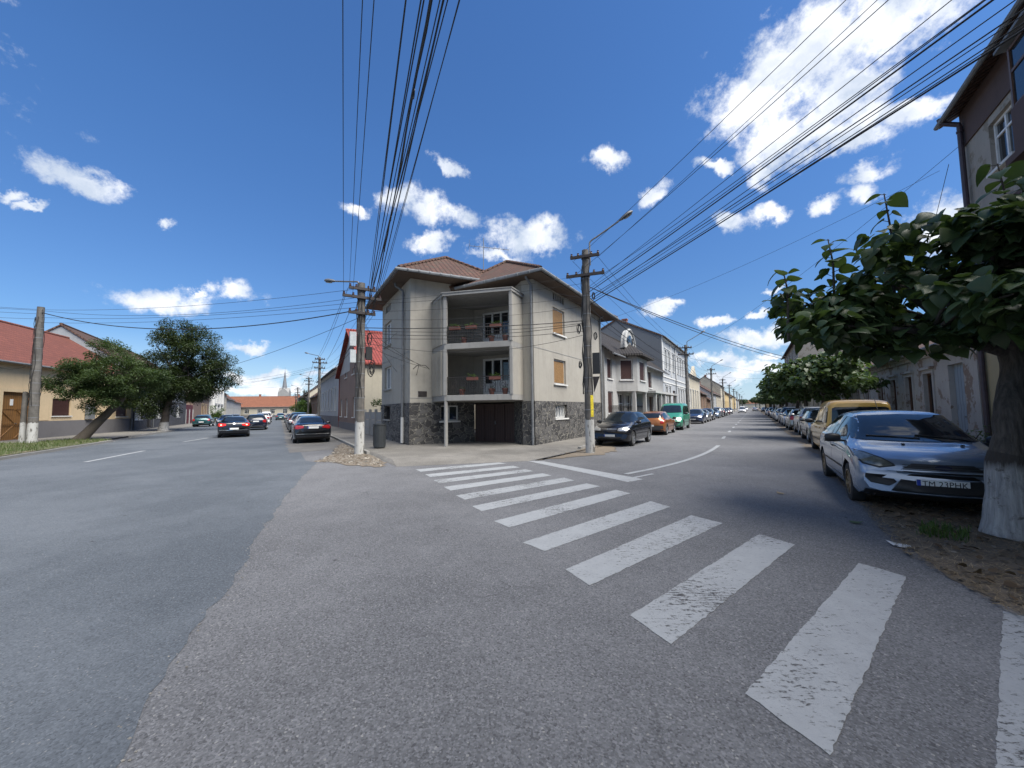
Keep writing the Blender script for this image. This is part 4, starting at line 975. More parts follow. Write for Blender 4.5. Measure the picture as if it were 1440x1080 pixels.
# balcony slabs, fins, post
P_, R_, Rb, Lb = (-2.94,16.67), (.0,15.95), (.50,17.06), (-3.72,18.09)
poly = [P_, R_, Rb, E1, Dp, C, Lb]
def inset(poly, k): c = (sum(p[0] for p in poly)/len(poly), sum(p[1] for p in poly)/len(poly)); return [(p[0]+(c[0]-p[0])*k, p[1]+(c[1]-p[1])*k) for p in poly]
b = MB(); b.prism(poly, 2.06, 2.30); b.build('balcony_slab', m_slab, root, bevel=.01)
b = MB(); b.prism(poly, 4.30, 4.55); b.build('balcony_slab', m_slab, root, bevel=.01)
pr = [(-3.02,16.6), (.02,15.88), (.56,17.02), (.47,17.1), Dp, C, (-3.76,18.06)]
b = MB(); b.prism(pr, 6.66, 6.78); b.prism(inset(pr, -.02), 6.78, 6.82); b.build('balcony_roof', m_slab, root)
TLf = seg(Lb, P_); TRf = seg(R_, Rb)
for (z0_, z1_) in ((2.30, 4.30), (4.55, 6.66)):
    b = MB(); b.bx(TLf, 0, TLf.L-.02, 0, .10, z0_, z1_)
    for i in range(7): b.bx(TLf, .1+i*.2, .1+i*.2+.08, -.08, 0, z0_, z1_)
    b.build('side_fin', m_stucco, root)
    b = MB(); b.bx(TRf, .0, TRf.L, 0, .11, z0_, z1_); b.build('side_fin', m_stucco, root)
TB = seg(P_, R_)
for q_ in ((-.03, .11, -.02, .12, 2.30, 4.30), (-.03, .11, -.02, .12, 4.55, 6.66), (TB.L-.07, TB.L+.03, -.03, .11, 2.3, 4.30), (TB.L-.07, TB.L+.03, -.03, .11, 4.55, 6.66)): b = MB(); b.bx(TB, *q_); b.build('pillar', m_slab, root)
b = MB(); b.lathe([(.085, .08), (.085, 2.06)], 14, Matrix.Translation((-2.88,16.74,0))); b.build('pillar', m_slab, root, True)
for zb_ in (2.30, 4.55):
    b = MB(); u0, u1 = .13, TB.L-.08; zt_ = zb_+.78
    for z_ in (zb_+.10, zt_-.1): b.bx(TB, u0, u1, .03, .045, z_, z_+.012)
    b.bx(TB, u0, u1, .02, .06, zt_-.02, zt_+.012)
    n = 26
    for i in range(n+1): u = u0+(u1-u0)*i/n; b.bx(TB, u-.006, u+.006, .032, .044, zb_+(.0 if i % 6 == 0 else .1), zt_)
    for i in range(3, n, 4):
        u = u0+(u1-u0)*i/n; b.tube([TB(u+.14*math.cos(a*PI/7), .03, zb_+.42+.17*math.sin(a*PI/7)) for a in range(15)], .008, 4)
        b.tube([TB(u+.07*math.cos(a*PI/6), .03, zb_+.42+.08*math.sin(a*PI/6)) for a in range(13)], .008, 4)
    b.build('railing', m_darkmetal, root)
for h in gd:
    b = MB(); u0, u1, z0_, z1_ = h; f = .09
    for (a0, a1) in ((u0, u0+f), (u0+.48, u0+.48+f), (u0+.95, u0+.95+f), (u1-f, u1)): b.bx(TG, a0, a1, .06, .14, z0_, z1_)
    b.bx(TG, u0, u1, .061, .139, z1_-f, z1_); b.bx(TG, u0, u1, .061, .139, z0_, z0_+f); b.bx(TG, u0+f, u0+.48, .07, .13, z0_+f, z0_+.62); b.bx(TG, u0+.57, u1-f, .07, .13, z0_+f, z0_+.75)
    o = b.build('balcony_door', m_frame, root); b = MB(); b.bx(TG, u0+.05, u1-.05, .12, .13, z0_+.6, z1_-.05); b.build('pane', m_glass, o)
    b = MB(); b.bx(TG, u0+.05, u0+.9, .132, .138, z0_+.6, z1_-.05); b.build('curtain', m_curtain, o)
# string line, pipes
for T, q_ in ((TR, (0, TR.L, 4.40, 4.43)), (TL, (0, TL.L, 4.40, 4.43)), (TF, (0, 1.1, 2.22, 2.25))): b = MB(); b.bx(T, q_[0], q_[1], -.012, 0, q_[2], q_[3]); b.build('string_course', m_slab, root)
pipe(root, TL, TL.L-.9, .1, 7.7, -.1, .055); b = MB(); b.lathe([(.075, .15), (.075, 1.35)], 12, Matrix.Translation(TL(TL.L-.9, -.1, 0))); b.build('downpipe', m_white_trim, root, True)
pipe(root, seg(E1, E0), .52, .12, 7.45, -.10, .055); pipe(root, TR, TR.L-.12, .12, 7.6, -.08, .05)
# roofs
def roofmesh(eave, tops, faces, th=.16):
    b = MB(); n = len(eave); P = list(eave)+list(tops); low = [(x, y, z-th) for x, y, z in eave]
    b.add(P, faces); b.add(list(eave)+low, [(i, n+i, n+(i+1) % n, (i+1) % n) for i in range(n)], 1)
    b.add(low, [tuple(reversed(range(n)))], 1)
    return b, P
ez = 7.98
e = [(-4.93,16.6,ez), (-1.35,18.15,ez), (1.6,22.4,ez), (-1.2,27,ez), (-5.4,26.6,ez), (-8.75,22.9,ez)]
e = [(-4.93,16.6,ez), (.2,19.0,ez), (-3.6,26.0,ez), (-8.72,22.95,ez)]
tp = [(-3.55,20.6,10.0), (-4.9,22.7,10.0)]
b, P = roofmesh(e, tp, [(0, 1, 4), (1, 2, 5, 4), (2, 3, 5), (3, 0, 4, 5)])
for a_, c_ in ((0, 4), (1, 4), (4, 5), (3, 5)):
    p, q = Vector(P[a_]), Vector(P[c_]); k = int((q-p).length/.33)
    for i in range(k): x0, x1 = p.lerp(q, i/k), p.lerp(q, (i+.85)/k); b.tube([x0+Vector((0, 0, .0)), x1+Vector((0, 0, .05))], [.10, .075], 7)
rl = b.build('roof', [m_tile_old, m_soffit], root)
ez = 7.62
e = [(1.26,15.9,ez), (7.0,25.1,ez), (-.2,29.3,ez), (-3.0,24.0,ez), (-2.95,18.45,ez)]
tp = [(-.2,20.3,9.62), (1.3,23.5,9.62)]
b, P = roofmesh(e, tp, [(0, 1, 6, 5), (1, 2, 6), (2, 3, 6), (3, 4, 5, 6), (4, 0, 5)])
for a_, c_ in ((0, 5), (5, 6), (4, 5), (1, 6)):
    p, q = Vector(P[a_]), Vector(P[c_]); k = int((q-p).length/.33)
    for i in range(k): x0, x1 = p.lerp(q, i/k), p.lerp(q, (i+.85)/k); b.tube([x0, x1+Vector((0, 0, .05))], [.10, .075], 7)
rr = b.build('roof', [m_tile_old, m_soffit], root)
for pts in ([(-8.8,22.95,7.9), (-5.0,16.5,7.9), (-1.45,18.2,7.9)], [(7.05,25.1,7.54), (1.3,15.82,7.54), (-2.7,18.28,7.54)]):
    b = MB(); b.tube(pts, .075, 8)
    for p, q in zip(pts[:-1], pts[1:]):
        for i in range(1, 8): x = Vector(p).lerp(Vector(q), i/8); dd = (Vector(q)-Vector(p)).normalized()*.03; b.tube([x-dd, x+dd], .088, 8)
    b.build('gutter', m_zinc, root, True)
b = MB(); b.tube([TF(.1,-.15,3.55), TF(.25,-.35,3.72), TF(.6,-.4,3.72), TF(.8,-.35,3.55)], .015, 6); b.tube([TF(.3,0,3.3), TF(.3,-.38,3.7)], .012, 6); b.build('cable_bracket', m_darkmetal, root)
b = MB(); b.bx(TF, .38, .78, -.03, .03, 2.3, 2.55); b.build('vent_grille', m_darkmetal, root)
ant = MB(); ax, ay = -1.45, 20.2
ant.tube([(ax, ay, 8.6), (ax, ay, 10.9)], .022, 6); ant.tube([(ax-.75, ay-.1, 10.45), (ax+1.35, ay+.5, 10.45)], .014, 6)
for i, k in enumerate(np.linspace(0, 1, 9)): 
    x, y = ax-.75+2.1*k, ay-.1+.6*k; q = .33-.02*i; ant.tube([(x-.0*q, y, 10.45-(q if i == 0 else .02)), (x+.0, y, 10.45+(q if i == 0 else .02))], .007, 4); ant.tube([(x+.27*q, y-.96*q, 10.45), (x-.27*q, y+.96*q, 10.45)], .006, 4)
tag(ant.build('tv_antenna', m_zinc), 'thin metal rooftop aerial standing between the two hips of the corner house roof', 'antenna')
# flower pots and boxes on the balconies
m_terra = simple('terracotta', (.12, .045, .035), .8)
m_plant = leafmat('pot plant leaf', (.04, .08, .02), (.09, .15, .04), .3)
def pot(T, u, d, z, kind, label, group):
    x, y, _ = T(u, d, 0)
    rt = thing('flower_pot' if kind == 'pot' else 'flower_box', label, 'flower pot' if kind == 'pot' else 'flower box', (x, y, z), math.atan2(T(1,0,0)[1]-T(0,0,0)[1], T(1,0,0)[0]-T(0,0,0)[0]), group)
    b = MB()
    if kind == 'pot': b.lathe([(.001, 0), (.09, 0), (.13, .2), (.145, .2), (.145, .25), (.12, .25), (.11, .2), (.001, .2)], 14)
    else: b.bx(seg((0, 0), (1, 0)), -.24, .24, -.08, .08, 0, .13)
    b.build('pot', m_terra, rt, kind == 'pot')
    n = 30; pts = np.stack([rng.uniform(-.1, .1, n)*(1 if kind == 'pot' else 2.5), rng.uniform(-.08, .08, n), rng.uniform(.17, .38 if kind == 'pot' else .26, n)], 1)
    V, Fc = leaf_arrays(pts, .1, T_SM, F_SM, .2); np_mesh('foliage', V, Fc, m_plant, rt)
for k, (u, lb) in enumerate(((.5,'terracotta box hung at the left end of the upper balcony railing'), (1.25,'terracotta box hung mid way along the upper balcony railing'), (2.35,'terracotta box hung on the upper railing in front of the white door'))): pot(TB, u, -.02, 5.14, 'box', lb, 'flower boxes on the balcony railings')
for k, (u, lb) in enumerate(((1.3,'terracotta box hung mid way along the lower balcony railing'), (2.3,'terracotta box hung on the lower railing in front of the white door'))): pot(TB, u, -.02, 2.92, 'box', lb, 'flower boxes on the balcony railings')
for (u, z_, lb) in ((.85, 4.55, 'terracotta pot on the upper balcony floor left of the door'), (2.1, 4.55, 'terracotta pot on the upper balcony floor before the door'), (2.72, 4.55, 'terracotta pot on the upper balcony floor against the right pillar'),
    (.75, 2.30, 'terracotta pot on the lower balcony floor left of the door'), (2.1, 2.30, 'terracotta pot on the lower balcony floor before the door'), (2.68, 2.30, 'terracotta pot on the lower balcony floor against the right pillar')):
    pot(TB, u, .17, z_, 'pot', lb, 'flower pots on the balconies')
# ------------------------------------------------------------------ other houses
def row(n, x0, w_, gap, z0, z1, k='w'): return [(x0+i*(w_+gap), x0+i*(w_+gap)+w_, z0, z1, k) for i in range(n)]
W_ = wallmat
m_white = W_('dirty white render', (.40, .40, .385), .5, .5, 40, .5)
m_greywall = W_('plain grey gable render', (.155, .165, .18), .12, .3, 40, .15)
m_bluegrey = W_('pale blue grey render', (.36, .38, .40), .3, .4, 40, .3)
m_creamw = W_('warm cream render', (.62, .48, .30), .25, .4, 40, .25)
m_greyplinth = W_('grey plinth', (.15, .145, .15), .3, .4, 40, .1)
m_cream = W_('cream render', (.48, .44, .35), .35, .4, 40, .3)
m_yellow = W_('yellowish render', (.50, .38, .19), .3, .4, 40, .3)
m_brown = W_('brown peeling render', (.20, .13, .09), .4, .6, 30, .4)
m_brickw = W_('brick brown facade', (.22, .155, .125), .3, .5, 30, .2)
m_oldwall = W_('peeling old plaster', (.36, .355, .34), .6, .8, 30, .6, patch=(.20, .155, .125))
m_bluewhite = W_('bluish white render', (.40, .42, .43), .35, .4, 40, .3)
m_aptgrey = W_('rough grey brown render', (.32, .29, .25), .5, 1.0, 35, .35, patch=(.22, .19, .15))
m_aptbrown = W_('dark brown panel paint', (.085, .055, .05), .25, .4, 40, .2)
m_aptyellow = W_('dull yellow render', (.33, .28, .17), .3, .5, 40, .3)
m_redgate = woodmat('dark red sheet gate', (.12, .022, .03), .2)
m_bluedoor = woodmat('pale blue door', (.22, .28, .34), .2)
m_darkstone = stonemat('grey stone tiles', 2.2, (.045, .047, .055), (.08, .08, .09), (.11, .11, .11), .03)
m_reddoor = simple('brownish red boards', (.16, .03, .025), .6)
m_blk_tile = simple('dark roof sheet', (.05, .048, .05), .7, bump=.3)

# -- right-hand street, left side (facade n = -8.1, u = s - s0)
def RL(s0): return RS(s0, -8.1)
r = house('modern_house', 'white house with an octagonal turret bay and dark pointed roof beside the corner house', RL(24.3), AR, 19.1, 8.5, 5.6, m_white, m_tile_dark,
    [(.6,1.6,3.55,4.95,'s'), (.6,1.7,1.2,2.7,'s'), (2.9,4.2,.3,2.6,'w'), (5.0,6.2,.3,2.6,'w'), (8.8,10.0,3.55,4.95,'s'), (12.4,13.8,3.4,5.0,'s'), (12.5,14,.1,2.6,'d'), (15.5,18,.1,2.5,'g',m_darkmetal)], 38, .6, m_darkstone, .9)
F = seg((0, 0), (1, 0)); b = MB()
oct_ = [(2.5,0), (3.4,-1.25), (6.4,-1.25), (7.3,0), (7.3,.3), (2.5,.3)]
for p, q in zip(oct_[:3], oct_[1:4]):
    T = seg(p, q); wallface(b, T, 0, T.L, 2.95, 5.35, [(T.L/2-(.45 if T.L < 2 else .8), T.L/2+(.45 if T.L < 2 else .8), 3.55, 5.0)])
b.prism(oct_, 2.75, 2.95); b.build('bay', m_white, r)
for p, q in zip(oct_[:3], oct_[1:4]):
    T = seg(p, q); k = .45 if T.L < 2 else .8; winobj(r, T, T.L/2-k, T.L/2+k, 3.55, 5.0, .12, 's', m_frame, True, 0, shc=m_shut_brown)
b = MB(); ec = [(2.0,.3), (3.0,-1.75), (6.8,-1.75), (7.8,.3)]; ap = (4.9,-.3,6.45)
b.add([(x, y, 5.35) for x, y in ec]+[ap]+[(x, y, 5.22) for x, y in ec], [(0, 1, 4), (1, 2, 4), (2, 3, 4), (0, 5, 6, 1), (1, 6, 7, 2), (2, 7, 8, 3), (8, 7, 6, 5)]); b.tube([(4.9,-.6,6.3), (4.9,-.6,6.75)], .04, 6)
b.build('bay_roof', m_tile_dark, r)
b = MB()                                        # arched white gable with fan lights
N_ = 18; arc = [(4.9+1.45*math.cos(PI-PI*i/N_), 5.95+1.5*math.sin(PI-PI*i/N_)) for i in range(N_+1)]
b.add([(x, -.4, z) for x, z in arc]+[(x, -.12, z) for x, z in arc], [tuple(reversed(range(N_+1))), tuple(range(N_+1, 2*N_+2))]+[(i, i+1, N_+2+i, N_+1+i) for i in range(N_)])
b.tube([(x, -.42, z) for x, z in arc], .10, 6); b.build('arched_gable', m_white, r)
for k in range(3):
    b = MB(); a0, a1 = PI*(.18+.23*k), PI*(.18+.23*k+.18); pts = [(.6, a0), (.6, a1), (1.15, a1), (1.15, a0)]
    b.face([(4.9-q*math.cos(a), -.43, 5.95+q*.97*math.sin(a)) for q, a in pts]); b.build('fan_light', m_glass, r)
b = MB(); b.bx(F, 7.6, 18.6, -1.6, .1, 2.75, 2.92); 
b.build('entrance_canopy', m_white, r)
for u in (8.2, 10.2, 12.0, 14.8, 17.8): b = MB(); b.bx(F, u, u+.22, -1.5, -1.28, 0, 2.75); b.build('post', m_white, r)
for u in (3.4, 6.5): b = MB(); b.bx(F, u-.12, u+.12, -1.1, -.86, 0, 2.75); b.build('post', m_white, r)
r = thing('garden_fence', 'low stone and iron fence in front of the white turret house', 'fence', (*RL(24.5), .1), AR)
b = MB(); b.bx(F, .3, 9.5, -.25, 0, 0, .9); b.build('stone_base', m_darkstone, r)
b = MB()
for i in range(46): b.bx(F, .35+i*.2, .37+i*.2, -.14, -.12, .9, 1.75)
b.bx(F, .3, 9.5, -.15, -.11, 1.7, 1.74); b.build('bars', m_darkmetal, r)
ops = []
for u0 in (1.2, 9.4):
    for i in range(2 if u0 < 5 else 4): ops += [(u0+.3+i*2.0, u0+1.35+i*2.0, 5.9, 8.0, 'w'), (u0+.3+i*2.0, u0+1.35+i*2.0, 1.5, 3.9, 'w')]
ops += [(5.9,7.7,.1,3.6,'d'), (6.2,7.4,5.9,8.0,'w')]
r = house('town_house', 'tall pale blue two storey town house with a bare grey gable wall', RL(43.5), AR, 19, 9.6, 9.4, m_bluegrey, m_tile_brown, ops, 26, .35, m_greyplinth, 1.0, cornice=m_white_trim, bands=(4.9, 4.3), pilas=((.0,.5,5.2), (5.1,5.5,5.2), (8.5,8.9,5.2), (18.5,19,5.2)), trim=m_white_trim, chim=2, pipes=(7.95,))
b = MB(); T = seg((-.03, 9.6), (-.03, 0)); H_ = 9.4; b.add([T(0,0,0), T(9.6,0,0), T(9.6,0,H_+.1), T(4.8,0,H_+2.5), T(0,0,H_+.1), T(0,.04,0), T(9.6,.04,0), T(9.6,.04,H_+.1), T(4.8,.04,H_+2.5), T(0,.04,H_+.1)], [(0, 1, 2, 3, 4), (9, 8, 7, 6, 5), (1, 6, 7, 2), (2, 7, 8, 3), (3, 8, 9, 4)]); b.build('gable_wall', m_greywall, r)
r = house('town_house', 'cream single storey house with a small pediment next to the tall pale blue one', RL(63.2), AR, 13.5, 8, 6.7, m_cream, m_tile_brown, row(4, 1.2, 1.1, 1.9, 1.6, 4.2), 30, .35, m_greyplinth, .9, cornice=m_white_trim, trim=m_white_trim, pilas=((0,.35,1), (13.1,13.5,1)))
b = MB(); b.add([(4,-.1,6.6), (9.5,-.1,6.6), (6.75,-.1,8.4), (4,.3,6.6), (9.5,.3,6.6), (6.75,.3,8.4)], [(0, 1, 2), (5, 4, 3), (1, 4, 5, 2), (2, 5, 3, 0)]); b.build('pediment', m_cream, r)
far = [(77.2, 12, 4.3, m_brown, m_tile_brown, 'low brown house with a sagging roof beyond the cream pediment house', 3),
 (89.5, 8, 3.4, m_brown, m_tile_old, 'lowest shed like brown house on the left of the right hand street', 2),
 (98, 15, 5.0, m_bluewhite, m_tile_brown, 'bluish white low house with tall windows past the brown sheds', 5),
 (113.5, 17, 5.0, m_cream, m_tile_old, 'cream low house with weathered roof half way down the right hand street', 5),
 (131, 18, 8.2, m_cream, m_tile_brown, 'taller cream house with high brown roof down the right hand street', 6),
 (150, 24, 6.6, m_yellow, m_tile_brown, 'yellow house beyond the taller cream one', 7),
 (175, 30, 6.0, m_cream, m_tile_old, 'long cream house far down the right hand street', 8),
 (206, 40, 6.8, m_yellow, m_tile_orange, 'long yellow house far down the right hand street', 9),
 (247, 50, 6.0, m_white, m_tile_orange, 'long white house near the far end of the right hand street', 9)]
for s0, L, H, wm, rm, lb, nw in far:
    gp = (L-1.5-nw*1.1)/max(1, nw-1); house('row_house', lb, RL(s0), AR, L, 8.5, H, wm, rm, row(nw, .75, 1.1, gp, 1.3, min(H-1.0, 3.6)), 34, .4, m_greyplinth, .7, group='low houses along the right hand street', chim=1)
# -- right-hand street, right side (facade n = 5.6; local x runs back towards the camera)
def RR(s1): return RS(s1, 5.6)
AR2 = AR+PI
apt_ops = [(1.35,2.4,7.6,8.9,'w'), (1.4,2.6,4.4,5.8,'w'), (1.4,2.6,1.3,2.7,'w'), (9.4,10.6,7.55,8.9,'w'), (9.4,10.6,4.4,5.8,'w'), (13,14.4,7.55,8.9,'w'), (13,14.4,4.4,5.8,'w')]
r = house('apartment_block', 'grey and brown apartment block with a glazed loggia behind the big tree', RR(16.3), AR2, 26, 10, 10.25, m_aptgrey, m_tile_brown, apt_ops, 28, .42, m_aptyellow, 3.6, fm=m_frame, gutter=True, z0=.06)
pipe(r, F, .22, 0, 10.0, -.12, .065, simple('dark brown downpipe', (.05, .035, .045), .5))
b = MB(); b.bx(F, 0, 26, -.04, 0, 9.1, 10.2); b.build('brown_band', m_aptbrown, r); b = MB(); b.bx(F, 0, 26, -.03, 0, 6.55, 6.65); b.build('string_course', m_aptbrown, r)
for zf_ in (3.6, 6.65):
    b = MB(); b.bx(F, 4.35, 8.4, -.8, -.02, zf_, zf_+1.0); b.bx(F, 4.25, 8.5, -.9, 0, zf_-.14, zf_-.002); b.build('loggia_parapet', m_aptbrown, r)
    b = MB(); z0_, z1_ = zf_+1.0, zf_+2.3
    for i in range(7): u = 4.4+i*.655; b.bx(F, u-.03, u+.03, -.78, -.72, z0_, z1_)
    for z_ in (z0_, z0_+.75, z1_-.06): b.bx(F, 4.37, 8.39, -.775, -.725, z_, z_+.06)
    for y_ in (-.72, -.4, -.08): b.bx(F, 4.37, 4.42, y_, y_+.05, z0_, z1_)
    for z_ in (z0_, z0_+.75, z1_-.06): b.bx(F, 4.375, 4.415, -.72, -.02, z_, z_+.055)
    o = b.build('loggia_frame', m_brownframe, r); b = MB(); b.bx(F, 4.4, 8.37, -.755, -.745, z0_, z1_); b.bx(F, 4.39, 4.4, -.75, -.02, z0_, z1_); b.build('pane', m_glass, o)
b = MB(); b.bx(F, 4.2, 8.6, -.9, 0, 9.02, 9.08); b.build('loggia_roof', m_zinc, r)
oops = [(.9,2.0,.15,2.9,'d',m_bluedoor)]+row(4, 3.3, .85, 1.25, 1.15, 2.75)+row(5, 12.4, .85, 1.4, 1.15, 2.75)+row(3, 24.5, .85, 1.2, 1.15, 2.75)
oops = [(29.5-o[1], 29.5-o[0])+o[2:] for o in oops]
house('old_house', 'long low house with peeling grey plaster and tall dark windows behind parked cars', RR(46.2), AR2, 29.5, 8, 3.75, m_oldwall, m_tile_old, oops, 24, .35, m_greyplinth, .55, fm=m_brownframe, z0=.06, trim=m_oldwall, cornice=m_oldwall)
house('row_house', 'low grey house hidden behind the middle trees of the right pavement', RR(65.6), AR2, 19.2, 8, 4.6, m_cream, m_tile_brown, row(5, 1.2, 1.1, 2.5, 1.2, 3.0), 26, .4, m_greyplinth, .6, z0=.06)
house('apartment_block', 'far four storey apartment block rising above the trees of the right pavement', RR(92), AR2, 26, 9, 11, m_aptgrey, m_tile_brown, sum([row(5, 1.5, 1.4, 3.6, z, z+1.5) for z in (1.2, 4.1, 6.4, 8.7)], []), 24, .5, fm=m_frame, z0=.06)
for s1, L, H, wm, lb in ((125, 32, 6, m_cream, 'cream house far down on the right behind the trees'), (175, 48, 6.5, m_white, 'white house far down on the right behind the trees'), (245, 68, 6, m_yellow, 'yellow house farthest down on the right behind the trees')):
    house('row_house', lb, RR(s1), AR2, L, 8, H, wm, m_tile_orange, row(int(L/5), 1.5, 1.2, 3.2, 1.3, 3.2), 30, .4, z0=.06, group='houses behind the trees on the right')
# -- left-hand street, right side (facade n = 5.1)
def LR(s1): return LS(s1, 5.1)
AL2 = AL+PI
r = thing('concrete_fence', 'grey concrete panel fence between the corner house and the red roofed house', 'fence', (*LR(28.4), .1), AL2)
b = MB()
for i in range(3):
    for j in range(3): b.bx(F, .1+i*1.75, 1.72+i*1.75, 0, .05, .02+j*.5, .5+j*.5)
b.build('panel', m_concrete, r)
for i in range(4): b = MB(); b.bx(F, i*1.75-.02, i*1.75+.11, -.05, .1, 0, 1.68); b.build('post', m_concrete, r)
o2 = [(1.0,2.2,1.1,2.7,'w'), (4.4,5.5,1.1,2.7,'w'), (8.4,9.5,1.1,2.7,'w'), (4.0,5.0,4.6,6.0,'w'), (8.0,9.0,4.6,6.0,'w'), (11.2,12.4,.1,2.3,'d',m_reddoor)]
r = house('gabled_house', 'brown fronted house with a steep bright red tiled roof behind the left utility pole', LR(42), AL2, 13.4, 11, 5.1, m_brickw, m_tile_bright, o2, 27, .3, m_greyplinth, .6, roof='front', trim=None)
b = MB(); b.bx(F, 13.25, 13.45, -.06, 0, 0, 5); b.bx(F, -.05, .15, -.06, 0, 0, 5); b.build('corner_trim', m_reddoor, r)
b = MB(); b.bx(F, 13.402, 13.43, .01, 11, 0, 5.1); b.build('side_wall', m_cream, r)
b = MB(); b.face([(.5,-.02,5.05), (6.7,-.02,5.05), (6.7,-.02,8.1)]); b.build('pale_gable_panel', m_white, r)
r = house('town_house', 'pale grey old house with tall narrow windows past the red roofed house', LR(62.8), AL2, 20.5, 9, 6.1, m_bluewhite, m_blk_tile, row(6, 1.2, 1.0, 2.2, 1.7, 4.0), 20, .5, m_greyplinth, 1.1, cornice=m_white_trim, trim=m_white_trim)
r = house('row_house', 'dark fronted house with weathered tiles past the pale grey one', LR(85.5), AL2, 20, 9, 4.4, m_brown, m_tile_old, row(5, 1.2, 1.1, 2.6, 1.2, 3.0), 38, .5, m_greyplinth, .7, group='houses on the right of the left hand street')
r = house('row_house', 'brown roofed house with a pale front far along the left hand street', LR(117), AL2, 30, 9, 5.6, m_cream, m_tile_brown, row(7, 1.2, 1.1, 3.0, 1.2, 3.3), 38, .5, m_greyplinth, .7, group='houses on the right of the left hand street')
r = house('row_house', 'last grey house on the right of the left hand street below the church spire', LR(150), AL2, 31, 9, 6.0, m_greywall, m_tile_brown, row(6, 1.2, 1.1, 3.6, 1.2, 3.3), 38, .5, m_greyplinth, .7, group='houses on the right of the left hand street')
# -- end of the left street
fx, fy = -118, 139; r = house('long_house', 'long low house with orange tiled roof closing the end of the left street', (fx, fy), R(8), 46, 10, 4.0, m_cream, m_tile_orange, row(10, 2, 1.6, 2.8, 1.2, 2.8), 36, .5, m_greyplinth, .7, chim=3)
m_greystone = W_('grey church stone', (.27,.27,.26), .4, .4, 10, .4)
r = thing('church', 'distant church with a slender pointed spire over the roofs of the left street', 'church', (-122, 206, 0), .3); r.scale = (.85, .85, .86)
b = MB(); b.box((0,0,7), (6,6,14)); b.box((6.5,0,4), (14,9,8)); b.build('wall', m_greystone, r)
b = MB(); b.add([(-3,-3,14), (3,-3,14), (3,3,14), (-3,3,14), (0,0,17.6), (0,-3.05,17), (3.05,0,17), (0,3.05,17), (-3.05,0,17)], [(0, 1, 5), (1, 2, 6), (2, 3, 7), (3, 0, 8), (0, 5, 4), (5, 1, 4), (1, 6, 4), (6, 2, 4), (2, 7, 4), (7, 3, 4), (3, 8, 4), (8, 0, 4)]); b.build('tower_gable', m_greystone, r)
b = MB(); b.lathe([(1.9, 14.5), (1.35, 17.5), (.75, 22.5), (.05, 28.5)], 8); b.tube([(0,0,28), (0,0,30)], .06, 5); b.build('spire', m_zinc, r)
b = MB(); b.add([(0,-5,8), (13.5,-5,8), (13.5,5,8), (0,5,8), (0,0,12), (13.5,0,12)], [(0, 1, 5, 4), (2, 3, 4, 5), (1, 2, 5)]); b.build('roof', m_tile_brown, r)
# -- left-hand street, left side
aA = math.atan2(.935, -.354)
opsA = [(8.4,10.8,.02,3.05,'g'), (12.5,14.35,1.5,2.75,'s'), (20.0,21.7,1.35,2.9,'s')]
r = house('long_house', 'long cream house with red tiled roof, grey plinth and ochre wooden gate', (-28.3,15.7), aA, 22.6, 9, 5.2, m_creamw, m_tile_red, opsA, 36, .45, m_greyplinth, 1.15, pipes=(22.3,), shc=m_shut_brown, fm=m_brownframe)
b = MB(); b.bx(F, 8.15, 8.4, -.06, 0, 0, 3.3); b.bx(F, 10.8, 11.05, -.06, 0, 0, 3.3); b.bx(F, 8.4, 10.8, -.06, 0, 3.05, 3.3); b.bx(F, 11.2, 12.2, -.03, 0, 1.2, 3.1); b.build('gate_surround', m_creamw, r)
for q in ((8.5, 9.55), (9.65, 10.7)):
    b = MB(); 
    for z_ in (.9, 1.95): b.bx(F, q[0], q[1], .10, .135, z_, z_+.07)
    b.tube([F(q[0], .115, .1), F(q[1], .115, .95)], .03, 4); b.tube([F(q[0], .115, 1.95), F(q[1], .115, 1.1)], .03, 4); b.build('gate_brace', m_gatewood, r)
b = MB(); b.bx(F, 9.2, 9.4, .10, .13, 2.2, 2.6); b.build('notice', m_plate, r)
b = MB(); b.bx(F, 17.0, 17.6, .005-.05, -.045+.04, .35, .85); b.build('vent_grille', m_black, r)
b = MB(); b.bx(F, 15.9, 16.7, -.25, -.03, 1.2, 2.4); b.build('meter_cabinet', m_zinc, r)
def LLp(u): return (-36.3-.517*u, 36.8+.856*u)
opsB = [(.5,3.0,1.0,2.9,'c'), (4.6,6.2,.1,2.6,'d',m_black), (8.4,10.2,1.1,2.8,'c'), (13,14.4,.1,2.6,'d',m_darkmetal), (18.4,20.4,1.1,2.8,'c')]
house('row_house', 'house with dark stone tiled lower wall behind the walnut tree', LLp(.1), AL, 24.3, 10, 5.8, W_('grey blue weathered render', (.27,.29,.31), .5, .4, 40, .5), m_tile_brown, opsB, 38, .4, m_darkstone, 3.1, pipes=(.2, 6.9))
r = thing('boundary_wall', 'dark red sheet metal gate and fence between the grey house and the brown one', 'gate', (*LLp(24.6), .1), AL)
b = MB(); b.bx(F, .1, 5.4, 0, .08, .05, 2.9); b.build('gate', m_redgate, r)
for u in (0, 2.7, 5.4): b = MB(); b.bx(F, u-.15, u+.15, -.08, .2, 0, 2.2); b.build('post', m_white, r)
house('row_house', 'brown rendered house with ochre shutters past the dark red gate', LLp(30.2), AL, 16, 9, 4.7, m_brickw, m_tile_brown, [(8,9.6,1.3,3.1,'s'), (11.5,13.1,1.3,3.1,'s')], 30, .4, m_greyplinth, .6, shc=m_shut_yellow, trim=m_creamw)
